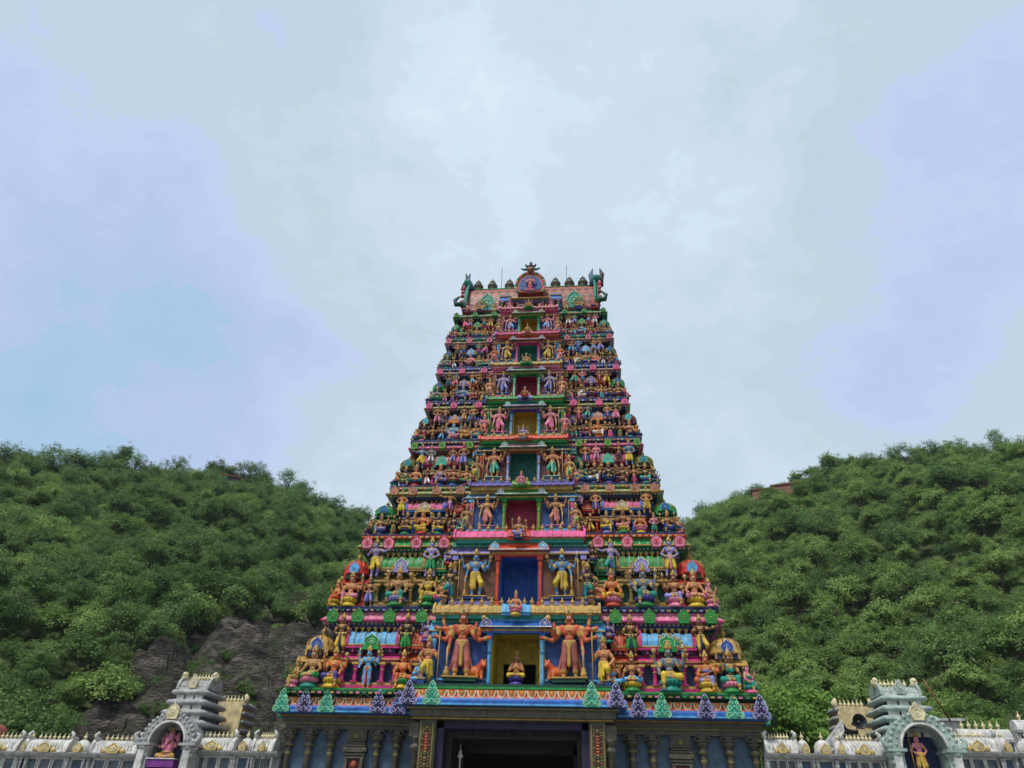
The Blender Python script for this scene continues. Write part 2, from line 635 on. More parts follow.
def leg(out, hz, s, kn, an, toe=(0, -.085, -.028), key='skin', hip=(.052, 0, -.03)):
    o = V3(0, 0, hz)
    H, K, A_ = V3(s * hip[0], hip[1], hip[2]) + o, V3(*kn) + o, V3(*an) + o
    out.append((H, K, .064, .047, key))
    out.append((K, K * .55 + A_ * .45 + V3(0, .012, 0), .046, .042, key))
    out.append((K * .55 + A_ * .45 + V3(0, .012, 0), A_, .042, .027, key))
    out.append((A_ + V3(0, 0, .012), A_ + V3(0, 0, .02), .033, .033, 'goldpaint'))
    T_ = A_ + V3(*toe)
    out.append((A_ + V3(0, .012, -.012), T_, .028, .022, key))
    for i in range(4):
        out.append((T_ + V3((i - 1.5) * .011, 0, 0), T_ + V3((i - 1.5) * .013, -.02, -.004), .009, .007, key))


def drape(out, hz, s, kn, an, g, hip=(.052, 0, -.03)):
    o = V3(0, 0, hz)
    H, K, A_ = V3(s * hip[0], hip[1], hip[2]) + o, V3(*kn) + o, V3(*an) + o
    out.append((H, K, .076, .060, 'cloth'))
    if g > 0:
        E_ = K + (A_ - K) * g
        out.append((K, E_, .058, .045, 'cloth'))
        out.append((E_ - (A_ - K) * .03, E_, .047, .047, 'goldpaint'))
    else:
        out.append((K - (K - H) * .06, K - (K - H) * .02, .062, .061, 'goldpaint'))


def waist(out, hz, sash=.26, sit=False):
    o = V3(0, 0, hz)
    out.append((V3(-.04, 0, 0) + o, V3(.04, 0, 0) + o, .084, .084, 'cloth'))
    for a, b in (((-.10, -.035, .045), (-.04, -.077, .032)), ((-.04, -.077, .032), (.04, -.077, .032)), ((.04, -.077, .032), (.10, -.035, .045))):
        out.append((V3(*a) + o, V3(*b) + o, .0145, .0145, 'goldpaint'))
    if not sit:
        out.append((V3(0, -.082, .02) + o, V3(0, -.085, -sash) + o, .024, .034, 'sash'))
        for s in (-1, 1):
            out.append((V3(s * .085, -.03, .03) + o, V3(s * .125, -.02, -.25) + o, .016, .026, 'sash'))
            out.append((V3(s * .055, -.085, .02) + o, V3(s * .0, -.098, -.10) + o, .010, .010, 'goldpaint'))


POSE = {}


def pose(kind):
    if kind in POSE: return POSE[kind]
    b, g, hz = [], [], .5
    sit = kind.startswith('sit')
    ph = 0.0
    extra = []
    if kind == 'stand_hips':
        torso(b, hz)
        for s in (-1, 1):
            arm(b, hz, s, (.235, .02, .105), (.135, -.055, .03), (-.6, -.3, -.4))
            kn, an = (s * .105, -.03, -.25), (s * .125, .0, -.455)
            leg(b, hz, s, kn, an)
            drape(g, hz, s, kn, an, .15)
        waist(g, hz, .3)
    elif kind == 'stand_open':      # one arm flung out, one raised to the chest, knee bent
        torso(b, hz, .06)
        arm(b, hz, -1, (.26, -.02, .20), (.38, -.05, .24), (1, -.1, .1))
        arm(b, hz, 1, (.225, -.02, .10), (.14, -.12, .16), (-.4, -.4, .7))
        kl, al = (-.16, -.10, -.21), (-.10, .0, -.44)
        kr, ar = (.06, -.01, -.24), (.06, .01, -.455)
        leg(b, hz, -1, kl, al)
        leg(b, hz, 1, kr, ar)
        drape(g, hz, -1, kl, al, .2)
        drape(g, hz, 1, kr, ar, .2)
        waist(g, hz, .25)
    elif kind in ('stand_guard', 'great_guard'):
        torso(b, hz, .0, fierce=True)
        arm(b, hz, -1, (.205, .01, .06), (.225, -.045, -.08), (.1, -.2, -1))          # down on the club
        arm(b, hz, 1, (.225, -.03, .09), (.235, -.15, .20), (.1, -.2, 1))              # raised warning hand
        arm(b, hz, -1, (.285, .03, .16), (.345, .01, .33), (.2, -.1, 1), sh=(.125, .03, .25), fist=True)
        arm(b, hz, 1, (.285, .03, .16), (.345, .01, .33), (.2, -.1, 1), sh=(.125, .03, .25), fist=True)
        if kind == 'great_guard':
            for s in (-1, 1):
                arm(b, hz, s, (.30, .02, .22), (.43, -.02, .22), (1, -.2, .1), sh=(.12, .03, .25), fist=True)
                arm(b, hz, s, (.285, .0, .06), (.41, -.04, .085), (1, -.2, .1), sh=(.12, .02, .235))
            kl, al, kr, ar = (-.09, -.01, -.24), (-.10, .0, -.455), (.09, -.01, -.24), (.10, .0, -.455)
        else:
            kl, al, kr, ar = (-.06, -.0, -.24), (-.065, .0, -.455), (.155, -.085, -.20), (.12, -.02, -.41)
        for s, k_, a_ in ((-1, kl, al), (1, kr, ar)):
            leg(b, hz, s, k_, a_)
            drape(g, hz, s, k_, a_, .62 if kind == 'great_guard' else .3)
            if kind == 'great_guard':
                g.append((V3(s * .10, .03, hz - .02), V3(s * .185, .04, hz - .36), .022, .026, 'cloth'))
        waist(g, hz, .30)
        extra += ['club', 'emblems']
        if kind == 'great_guard': extra += ['lion']
    elif kind == 'stand_spear':
        torso(b, hz)
        arm(b, hz, -1, (.22, .0, .11), (.225, -.10, .17), (.1, -.5, .7), fist=True)
        arm(b, hz, 1, (.235, .02, .09), (.15, -.06, -.01), (-.4, -.4, -.5))
        kl, al, kr, ar = (-.055, -.0, -.24), (-.06, .0, -.455), (.12, -.16, -.12), (.13, -.13, -.33)
        for s, k_, a_ in ((-1, kl, al), (1, kr, ar)):
            leg(b, hz, s, k_, a_)
            drape(g, hz, s, k_, a_, .35)
        waist(g, hz, .22)
        extra += ['spear', 'step']
    elif kind == 'stand_arms':      # four arms, straight legs, frontal
        torso(b, hz)
        for s in (-1, 1):
            arm(b, hz, s, (.225, -.02, .09), (.21, -.13, .07 + .1 * (s > 0)), (.1, -.3, .9 if s > 0 else -.9))
            arm(b, hz, s, (.27, .03, .17), (.285, .0, .35), (.0, -.1, 1), sh=(.125, .03, .25), fist=True)
            kn, an = (s * .065, -.01, -.24), (s * .065, .0, -.455)
            leg(b, hz, s, kn, an)
            drape(g, hz, s, kn, an, .7)
        waist(g, hz, .36)
        extra += ['emblems2']
    else:
        ph = .20
        hz = ph + .085
        female = kind in ('sit_raise', 'sit_veena')
        torso(b, hz, female=female)
        if kind == 'sit_cross':
            for s in (-1, 1):
                arm(b, hz, s, (.225, -.03, .09), (.205, -.16, .015), (.0, -1, -.2))
        elif kind == 'sit_four':
            for s in (-1, 1):
                arm(b, hz, s, (.225, -.04, .09), (.20, -.15, .15 if s < 0 else .05), (.0, -.4, .9 if s < 0 else -.5))
                arm(b, hz, s, (.27, .03, .17), (.295, .0, .34), (.0, -.1, 1), sh=(.125, .03, .25), fist=True)
            extra += ['emblems2']
        elif kind == 'sit_raise':
            arm(b, hz, -1, (.225, -.04, .10), (.215, -.13, .25), (0, -.2, 1))
            arm(b, hz, 1, (.225, -.02, .08), (.19, -.13, .0), (-.2, -1, -.1))
            g.append((V3(-.06, -.05, hz + .16), V3(.06, -.05, hz + .16), .046, .046, 'cloth'))
            g.append((V3(.03, -.06, hz + .12), V3(-.09, -.03, hz + .255), .035, .03, 'cloth'))
        elif kind == 'sit_veena':
            arm(b, hz, -1, (.215, -.05, .07), (.08, -.15, .06), (-.6, -.4, .1))
            arm(b, hz, 1, (.235, -.05, .12), (.26, -.16, .19), (-.2, -.4, .6))
            g.append((V3(-.06, -.05, hz + .16), V3(.06, -.05, hz + .16), .045, .045, 'cloth'))
            extra += ['veena']
        elif kind == 'sit_namaste':
            for s in (-1, 1):
                arm(b, hz, s, (.21, -.06, .085), (.03, -.155, .15), (-.25, -.1, 1))
        if kind in ('sit_cross', 'sit_namaste'):
            for s in (-1, 1):
                kn, an = (s * .215, -.15, -.045), (-s * .055, -.225 - (.015 if s > 0 else 0), -.05)
                leg(b, hz, s, kn, an, toe=(-s * .075, -.02, -.005))
                drape(g, hz, s, kn, an, .55)
        else:
            kn, an = (-.215, -.15, -.045), (.03, -.20, -.055)
            leg(b, hz, -1, kn, an, toe=(.075, -.02, -.005))
            drape(g, hz, -1, kn, an, .6)
            kn, an = (.115, -.20, -.02), (.13, -.22, -.235)
            leg(b, hz, 1, kn, an)
            drape(g, hz, 1, kn, an, .6)
        waist(g, hz, sit=True)
    P_ = dict(body=sdf_mesh(kind + '_body', b, .0092), cloth=sdf_mesh(kind + '_garment', g, .0105), hz=hz, ph=ph, extra=extra)
    POSE[kind] = P_
    return P_


SHARED = {}


def mesh_of(name, make):
    """one mesh datablock per kind of part, shared by its copies"""
    if name not in SHARED:
        mb = MB()
        make(mb)
        o = mb.build(name)
        SHARED[name] = o.data
        bpy.data.objects.remove(o)
    return SHARED[name]


def put(name, me, parent, loc=(0, 0, 0), rz=0, recolour=None, rot=None, sc=None):
    o = bpy.data.objects.new(name, me)
    COL.objects.link(o)
    o.parent = parent
    o.location = loc
    if rot: o.rotation_euler = rot
    elif rz: o.rotation_euler = (0, 0, rz)
    if sc: o.scale = sc
    if recolour:
        for i, k in recolour.items():
            if i < len(me.materials):
                o.material_slots[i].link = 'OBJECT'
                o.material_slots[i].material = M(k)
    return o


def mk_crown(mb):
    mb.lathe([(.062, -.012), (.074, .0), (.074, .022), (.060, .03), (.066, .05), (.052, .066), (.056, .085), (.040, .10), (.044, .118), (.024, .128), (.012, .142), (.014, .150), (.002, .168)], (0, 0, 0), 'goldpaint', 10)
    mb.lathe([(.0645, .0), (.0775, .006), (.0775, .014), (.0645, .02)], (0, 0, 0), 'red', 10, cap=False)
    mb.ball((0, -.07, .04), (.018, .012, .022), 'green', 6, 4)
    for s in (-1, 1): mb.ball((s * .062, -.03, .035), (.014, .014, .022), 'goldpaint', 6, 4)


def mk_lotus(mb):
    mb.lathe([(.215, 0), (.225, .03), (.17, .075), (.15, .10)], (0, 0, 0), 'sash', 14, .82)
    mb.lathe([(.15, .10), (.175, .125), (.215, .165), (.222, .19), (.20, .20)], (0, 0, 0), 'cloth', 14, .82)
    for i in range(14):
        a = 2 * PI * i / 14
        mb.tube([(.165 * math.cos(a), .165 * .82 * math.sin(a), .105), (.205 * math.cos(a), .205 * .82 * math.sin(a), .145), (.222 * math.cos(a), .222 * .82 * math.sin(a), .185)], [.012, .024, .008], 'cloth', 5)


def mk_rock(mb):
    mb.lathe([(.25, 0), (.27, .05), (.24, .12), (.25, .17), (.22, .20)], (0, 0, 0), 'cloth', 9, .8)


def mk_club(mb):
    mb.tube([(0, 0, .42), (0, 0, .08)], [.013, .018], 'goldpaint', 6)
    mb.lathe([(.02, .0), (.05, .02), (.055, .06), (.03, .11), (.036, .125), (.015, .14)], (0, 0, 0), 'goldpaint', 8)


def mk_spear(mb):
    mb.tube([(0, 0, 0), (0, 0, 1.02)], .0105, 'goldpaint', 5)
    mb.lathe([(.01, .0), (.034, .035), (.02, .09), (.002, .15)], (0, 0, 1.0), 'goldpaint', 6, .4)


def mk_emblem(mb):
    mb.lathe([(.004, -.014), (.046, -.010), (.050, 0), (.046, .010), (.004, .014)], (0, 0, .045), 'goldpaint', 8, 1)
    mb.tube([(0, 0, -.02), (0, 0, .11)], .010, 'white', 5)


def mk_halo(mb):
    pts = [(.30 * math.cos(t), 0, .30 * math.sin(t)) for t in [PI * (-.12 + 1.24 * i / 18) for i in range(19)]]
    mb.tube(pts, .022, 'cloth', 6)
    pts2 = [(x * 1.13, y, z * 1.13) for x, y, z in pts]
    mb.tube(pts2, .012, 'goldpaint', 5)
    for x, y, z in pts[1:-1]:
        mb.ball((x * 1.24, y, z * 1.24), (.026, .015, .032), 'goldpaint', 5, 4)


def mk_veena(mb):
    mb.tube([(-.27, -.02, -.10), (.30, .02, .14)], .014, 'tan', 6)
    mb.ball((-.27, -.03, -.12), (.075, .06, .07), 'orange', 8, 6)
    mb.ball((.24, .03, .07), (.05, .05, .05), 'orange', 8, 6)


def mk_step(mb):
    mb.box(-.07, .07, -.10, .06, 0, .135, 'cloth')
    mb.box(-.085, .085, -.115, .07, .135, .155, 'goldpaint')


def mk_slab(mb):
    mb.box(-.27, .27, -.17, .14, -.07, -.02, 'cloth')
    mb.box(-.30, .30, -.19, .16, -.02, .0, 'sash')


def lion_mesh():
    if 'lion' not in SHARED:
        k = 'orange'
        b = [(V3(-.11, .02, .15), V3(.12, .0, .16), .085, .10, k), (V3(.14, -.02, .20), V3(.21, -.05, .27), .085, .075, 'vermilion'), (V3(.22, -.07, .28), V3(.24, -.11, .26), .058, .045, k),
             (V3(.235, -.12, .25), V3(.245, -.155, .24), .034, .028, k), (V3(.19, -.07, .345), V3(.19, -.07, .355), .02, .018, k), (V3(.265, -.07, .345), V3(.265, -.07, .355), .02, .018, k)]
        for x, y in ((.10, -.07), (.19, -.05), (-.12, -.05), (-.10, .07)):
            b.append((V3(x, y, .14), V3(x, y - .02, .03), .045, .028, k))
            b.append((V3(x, y - .02, .025), V3(x, y - .06, .022), .026, .022, k))
        b += [(V3(-.19, .02, .17), V3(-.25, .03, .30), .018, .014, k), (V3(-.25, .03, .30), V3(-.23, .03, .34), .024, .02, 'vermilion')]
        b += [(V3(s, -.125, .285), V3(s, -.13, .285), .011, .011, 'white') for s in (.222, .256)]
        b += [(V3(.215, -.147, .222), V3(.268, -.147, .222), .008, .008, 'red')]
        SHARED['lion'] = sdf_mesh('lion', b, .011, .025)
    return SHARED['lion']


SLOTFIX = {'skin': 'copper', 'cloth': 'yellow', 'sash': 'red'}
for k_ in SLOTFIX: MATS[k_] = M(SLOTFIX[k_])


def statue(kind, parent_loc, size, rz, skin, cloth, sash, ped, label, group, cat='statue', halo=None, flip=False, name='temple_statue', crown=True):
    P_ = pose(kind)
    root = empty(name, parent_loc, rz, size)
    wd_ = .84 if kind.startswith('sit') else .88
    root.scale = ((-size if flip else size) * wd_, size * .95, size)
    tag(root, label, cat, group)
    col = {'skin': skin, 'cloth': cloth, 'sash': sash}

    def rc(me):
        return {i: col[('skin', 'cloth', 'sash')[-n - 1]] for i, n in enumerate(me.get('slotcode', [])) if n < 0}
    put('body', P_['body'], root, recolour=rc(P_['body']))
    put('garment', P_['cloth'], root, recolour=rc(P_['cloth']))
    hz, ph = P_['hz'], P_['ph']
    if crown: put('crown', mesh_of('crown', mk_crown), root, (0, .0, hz + .432))
    if ph:
        me = mesh_of('lotus_pedestal', mk_lotus)
        put('pedestal', me, root, (0, -.07, 0), recolour={0: sash, 1: ped})
    elif kind in ('stand_guard', 'great_guard', 'stand_arms'):
        put('pedestal', mesh_of('slab', mk_slab), root, (0, 0, .02), recolour={0: ped, 1: sash})
    for e in P_['extra']:
        if e == 'club': put('club', mesh_of('club', mk_club), root, (-.235, -.075, .02))
        elif e == 'spear': put('spear', mesh_of('spear', mk_spear), root, (-.235, -.15, 0))
        elif e == 'step': put('step', mesh_of('step', mk_step), root, (.13, -.16, 0), recolour={0: ped})
        elif e == 'veena': put('veena', mesh_of('veena', mk_veena), root, (.02, -.19, hz + .07))
        elif e == 'lion': put('lion', lion_mesh(), root, (.20, .07, .0), sc=(.80, .8, .80))
        elif e == 'emblems':
            for s in (-1, 1): put('emblem', mesh_of('emblem', mk_emblem), root, (s * .36, -.01, hz + .385), rot=(R(90) if s > 0 else 0, 0, 0))
        elif e == 'emblems2':
            for s in (-1, 1): put('emblem', mesh_of('emblem', mk_emblem), root, (s * .29, -.01, hz + .40), rot=(R(90) if s > 0 else 0, 0, 0))
    if halo: put('halo', mesh_of('halo', mk_halo), root, (0, .085, hz + .33), recolour={0: halo})
    return root
# ------------------------------------------------------------------ the gate tower (local frame: x across, y into the picture, z up; origin on the ground at its front)
TY = 40.0
Z = [8.25, 12.62, 17.05, 20.4, 23.85, 27.1, 30.15, 33.05, 35.7]
W = [12.15, 10.8, 9.6, 8.45, 7.6, 6.98, 6.55, 6.2, 5.85]
YF = [.16 * (z - 8.25) for z in Z]
DEPTH = [17.5, 16.3, 15.2, 14.2, 13.3, 12.5, 11.8, 11.2, 10.6]      # back plane of each storey
BW = [4.45, 3.75, 3.15, 2.8, 2.55, 2.4, 2.25, 2.1]
DH = [1.22, 1.03, .88, .80, .74, .68, .62, .56]
TIER = [
    dict(door='yellow', dcol='yellow', pil='sky blue', cor='blue', cor2='sky blue', bal='goldpaint', balc='sky blue', bay='deep blue', outer='sky blue', pav='magenta', tile='sky blue', gab='green', kuta='goldpaint', kgab='purple', cornice='rose', kudu='green', ledge='dark green', side='vermilion', gap_shade='navy', niche='navy', band='teal'),
    dict(door='blue', dcol='blue', pil='vermilion', cor='vermilion', cor2='lavender', bal='pink', balc='vermilion', bay='brown', outer='gold', pav='brass', tile='green', gab='lavender', kuta='red', kgab='sky blue', cornice='green', kudu='rose', ledge='navy', side='green', gap_shade='navy', niche='dark green', band='teal'),
    dict(door='maroon', dcol='crimson', pil='lime', cor='green', cor2='sky blue', bal='purple', balc='lime', bay='deep blue', outer='pink', pav='blue', tile='pink', gab='goldpaint', kuta='green', kgab='deep blue', cornice='pale green', kudu='gold', ledge='vermilion', side='red', gap_shade='navy', niche='night', band='goldpaint'),
    dict(door='teal', dcol='deep teal', pil='lilac', cor='terracotta', cor2='grey blue', bal='vermilion', balc='vermilion', bay='maroon', outer='vermilion', pav='magenta', tile='rose', gab='turquoise', kuta='olive', kgab='teal', cornice='rose', kudu='lime', ledge='mustard', side='teal', gap_shade='navy', niche='maroon', band='green'),
    dict(door='olive', dcol='old gold', pil='sky blue', cor='purple', cor2='pale green', bal='green', balc='lavender', bay='dark green', outer='green', pav='deep blue', tile='blue', gab='orange', kuta='maroon', kgab='turquoise', cornice='pale green', kudu='pink', ledge='deep blue', side='lavender', gap_shade='navy', niche='night', band='green'),
    dict(door='crimson', dcol='crimson', pil='mint', cor='green', cor2='rose', bal='goldpaint', balc='green', bay='maroon', outer='tan', pav='vermilion', tile='orange', gab='purple', kuta='green', kgab='purple', cornice='lilac', kudu='pink', ledge='navy', side='brass', gap_shade='navy', niche='night', band='rose'),
    dict(door='green', dcol='teal', pil='pink', cor='magenta', cor2='sky blue', bal='magenta', balc='goldpaint', bay='deep blue', outer='sky blue', pav='blue', tile='lavender', gab='sky blue', kuta='olive', kgab='deep blue', cornice='lilac', kudu='rose', ledge='deep blue', side='purple', gap_shade='navy', niche='night', band='vermilion'),
    dict(door='mustard', dcol='old gold', pil='turquoise', cor='green', cor2='rose', bal='rose', balc='green', bay='purple', outer='pink', pav='pink', tile='vermilion', gab='green', kuta='teal', kgab='lime', cornice='teal', kudu='green', ledge='teal', side='magenta', gap_shade='navy', niche='night', band='pink'),
]
tower = empty('temple_gate_tower', (0, TY, 0))
tag(tower, 'tall tapering temple gate tower crowded with brightly painted tiers between two green hills', 'temple tower')

KAPOTA = [(0, 0), (.10, .04), (.30, .05), (.34, .12), (.33, .22), (.24, .42), (.12, .62), (.05, .80), (.05, 1.0)]     # rolled eave, outset and height in units


def finial_prof(h):
    return [(.16 * h, 0), (.19 * h, .05 * h), (.10 * h, .12 * h), (.24 * h, .28 * h), (.30 * h, .40 * h), (.24 * h, .52 * h), (.09 * h, .62 * h), (.13 * h, .70 * h), (.05 * h, .80 * h), (.02 * h, 1.0 * h)]


def mk_finial(mb): mb.lathe(finial_prof(1), (0, 0, 0), 'goldpaint', 8)


def finials(parent, xs, y, z, h, many=False, key='goldpaint'):
    if many:
        mb = MB()
        for x in xs: mb.lathe(finial_prof(h), (x, y, z), key, 7)
        o = mb.build('finial_row', parent)
        o['kind'] = 'stuff'
        return
    me = mesh_of('finial', mk_finial)
    for x in xs: put('finial', me, parent, (x, y, z), sc=(h, h, h))


def lin_(a, b, n): return [a + (b - a) * (i + .5) / n for i in range(n)]


def horseshoe(w_, h_, n=12):
    """flame-topped horseshoe outline, bottom centre at the origin"""
    pts = []
    for i in range(n + 1):
        t = i / n
        a = PI * (-.16 + 1.32 * t)
        r = .5 * w_
        x, z = r * math.cos(a), .40 * h_ + .40 * h_ * math.sin(a)
        pts.append((x, z))
    pts = [(.42 * w_, 0)] + pts + [(-.42 * w_, 0)]
    k = len(pts) // 2
    pts[k] = (0, h_)
    pts[k - 1] = (.11 * w_, .84 * h_)
    pts[k + 1] = (-.11 * w_, .84 * h_)
    return pts


def gable(mb, x, y, z, w_, h_, body, line, d=.14):
    """horseshoe gable ornament: slab, raised rim, inner roundel and scrolls"""
    o = [(x + a, z + b) for a, b in horseshoe(w_, h_)]
    mb.prism(o, y, y + d, body)
    r = .035 * w_
    mb.tube([(a, y - r * .3, b) for a, b in o], r, line, 5)
    c = (x, z + .40 * h_)
    ring_ = [(c[0] + .24 * w_ * math.cos(t), y - r * .4, c[1] + .24 * h_ * .8 * math.sin(t)) for t in [2 * PI * i / 12 for i in range(13)]]
    mb.tube(ring_, r * .9, line, 5)
    mb.ball((c[0], y, c[1]), (.11 * w_, .06, .10 * h_), line, 7, 5)


def scroll_gable(mb, x, y, z, w_, h_, body, line, d=.18):
    """large openwork gable on the blue cornice: tapering stack of scrolls outlined in a pale line"""
    o = [(x + a * w_, z + b * h_) for a, b in ((.34, .0), (.50, .05), (.54, .16), (.46, .27), (.34, .31), (.41, .40), (.40, .50), (.28, .56), (.27, .68), (.17, .74), (.20, .82), (.12, .90), (.0, 1.0), (-.12, .90), (-.20, .82), (-.17, .74), (-.27, .68), (-.28, .56), (-.40, .50), (-.41, .40), (-.34, .31), (-.46, .27), (-.54, .16), (-.50, .05), (-.34, .0))]
    mb.prism(o, y, y + d, body)
    r = .034 * w_
    yy = y - r * .4

    def spiral(cx, cz, rad, turns, s):
        pts = []
        for i in range(15):
            t = i / 14
            a = s * turns * 2 * PI * t
            q = rad * (1 - .75 * t)
            pts.append((x + (cx + q * math.sin(a)) * w_, yy, z + (cz * h_ - q * math.cos(a) * w_)))
        mb.tube(pts, r, line, 5)
    for s in (-1, 1):
        spiral(s * .30, .15, .19, 1.3, s)
        spiral(s * .22, .42, .15, 1.2, s)
        spiral(s * .13, .64, .11, 1.1, s)
        mb.tube([(x + s * a * w_, yy, z + b * h_) for a, b in ((.34, .0), (.50, .05), (.54, .16), (.46, .27), (.34, .31), (.41, .40), (.40, .50), (.28, .56), (.27, .68), (.17, .74), (.20, .82), (.12, .90), (0, 1.0))], r, line, 5)
    mb.tube([(x - .12 * w_, yy, z + .02 * h_), (x - .12 * w_, yy, z + .16 * h_), (x, yy, z + .27 * h_), (x + .12 * w_, yy, z + .16 * h_), (x + .12 * w_, yy, z + .02 * h_)], r, line, 5)
    mb.ball((x, y, z + .84 * h_), .07 * w_, line, 6, 4)
    mb.ball((x, y, z + .50 * h_), (.06 * w_, .05, .06 * w_), line, 6, 4)


def petals(mb, x0, x1, y, z, h, n, out_='cream', inn='orange', dot='yellow'):
    wd = (x1 - x0) / n
    for i in range(n):
        c = x0 + (i + .5) * wd
        arc = [(c + .47 * wd * math.cos(t), z + h * .95 * (1 - math.sin(t)) + .02 * h) for t in [PI * j / 8 for j in range(9)]]
        arc = [(a, b) for a, b in arc]
        mb.prism(arc[::-1], y - .03, y + .06, out_)
        arc2 = [(c + .33 * wd * math.cos(t), z + h * .97 - h * .66 * math.sin(t)) for t in [PI * j / 8 for j in range(9)]]
        mb.prism(arc2[::-1], y - .055, y, inn)
        mb.ball((c, y - .055, z + h * .70), (.11 * wd, .02, .14 * h), dot, 6, 4)


def pillar(mb, x, y, z0, z1, r, mat, acc='goldpaint', seg=8):
    h = z1 - z0
    mb.box(x - 1.5 * r, x + 1.5 * r, y - 1.5 * r, y + 1.5 * r, z0, z0 + .09 * h, mat)
    mb.lathe([(1.25 * r, .09 * h), (r, .15 * h), (.92 * r, .60 * h), (1.1 * r, .64 * h), (1.1 * r, .67 * h), (.85 * r, .70 * h), (1.35 * r, .78 * h), (1.55 * r, .83 * h), (1.0 * r, .88 * h)], (x, y, z0), mat, seg)
    mb.lathe([(1.12 * r, .61 * h), (1.2 * r, .63 * h), (1.12 * r, .65 * h)], (x, y, z0), acc, seg, cap=False)
    mb.box(x - 1.6 * r, x + 1.6 * r, y - 1.6 * r, y + 1.4 * r, z0 + .88 * h, z1, acc)


def kapota_run(mb, x0, x1, yb, z, out_, h, mat, edge=None):
    """rolled eave along X, back face at yb"""
    pr = [(yb, z)] + [(yb - o * out_ / .34, z + q * h) for o, q in KAPOTA] + [(yb, z + h)]
    mb.profx(pr[::-1], x0, x1, mat)
    if edge:
        mb.box(x0 - .01, x1 + .01, yb - out_ - .025, yb - out_ * .72, z + .02 * h, z + .13 * h, edge)


def sala(parent, cx, hw, y, zb, h, t, cols, rot=None, gname='niche_shrine', many=False):
    """miniature oblong shrine: niche with columns, rolled eave, neck, ribbed barrel roof with horseshoe ends, gable and finials"""
    root = empty(gname)
    root.parent = parent
    T_ = Matrix.Translation((cx, y, zb))
    if rot: T_ = T_ @ Matrix.Rotation(rot, 4, 'Z')
    pav, tile, gab, niche = cols
    mb = MB(T_)
    mb.box(-hw, hw, -.02, .75, 0, .055 * h, pav)
    mb.box(-hw * .96, hw * .96, .05, .75, .055 * h, .085 * h, 'goldpaint')
    mb.box(-hw * .97, hw * .97, .42, .75, .085 * h, .33 * h, niche)
    for i in range(2): mb.box(-hw * (.99 - .0 * i), hw * .99, .10 - .05 * i, .44, .315 * h - .0 + .012 * h * i, .327 * h + .012 * h * i, ('goldpaint', pav)[i])
    kapota_run(mb, -hw * 1.06, hw * 1.06, .5, .34 * h, .50, .10 * h, pav, 'goldpaint')
    n = max(6, int(hw * 2 / .16))
    for x in lin_(-hw * 1.03, hw * 1.03, n): mb.ball((x, -.02, .358 * h), (.035, .03, .03), 'goldpaint', 5, 3)
    mb.box(-hw * .85, hw * .85, .2, .75, .44 * h, .49 * h, niche)
    for x in lin_(-hw * .85, hw * .85, 5): mb.box(x - .04, x + .04, .12, .25, .44 * h, .49 * h, pav)
    mb.box(-hw * 1.0, hw * 1.0, .05, .75, .485 * h, .515 * h, pav)
    mb.box(-hw * .97, hw * .97, .02, .7, .515 * h, .53 * h, 'goldpaint')
    ob = mb.build('body', root)
    for x in (-hw * .93, -hw * .48, hw * .48, hw * .93):
        m2 = MB(T_)
        pillar(m2, x, .12, .085 * h, .315 * h, .055 * h / 4.2 * 1.6 + .02, pav)
        m2.build('column', root)
    m3 = MB(T_)
    nr = 9 if not many else 7
    m3.barrel(-hw * .86, hw * .86, .45, .53 * h, .38, .17 * h, nr, [tile, tile, tile] if nr == 7 else [tile], 8)
    for i in range(nr + 1):
        x = -hw * .86 + 2 * hw * .86 * i / nr
        m3.tube([(x, .45 - .40 * math.cos(PI * q / 6), .53 * h + .178 * h * math.sin(PI * q / 6)) for q in range(4)], .016, 'goldpaint' if i % 2 else 'white', 4)
    for s in (-1, 1):
        o = [(.47 * math.cos(a) - .0, .53 * h + .215 * h * max(math.sin(a), 0)) for a in [PI * q / 8 for q in range(9)]]
        pr = [(.45 + a * 1.0, b) for a, b in o]
        m3.profx(pr[::-1], s * hw * .86, s * hw * 1.0, pav) if s > 0 else m3.profx(pr[::-1], -hw * 1.0, -hw * .86, pav)
        m3.tube([(s * hw * 1.0, a - .0, b + .01) for a, b in pr], .03, 'goldpaint', 5)
        m3.ball((s * hw * .99, .2, .75 * h), (.07, .07, .05 * h), pav, 6, 4)
    m3.build('barrel_roof', root)
    if gname == 'niche_shrine':
        m4 = MB(T_)
        gable(m4, 0, -.06, .50 * h, hw * .54, .15 * h, gab, 'mint' if gab in ('green', 'teal', 'turquoise') else 'white', .2)
        m4.box(-hw * .32, hw * .32, -.10, .3, .46 * h, .50 * h, gab)
        m4.build('gable', root)
    if not rot:
        finials(root, [cx + x for x in lin_(-hw * .84, hw * .84, 7)], y + .45, zb + .695 * h, .105 * h, many)
    return root


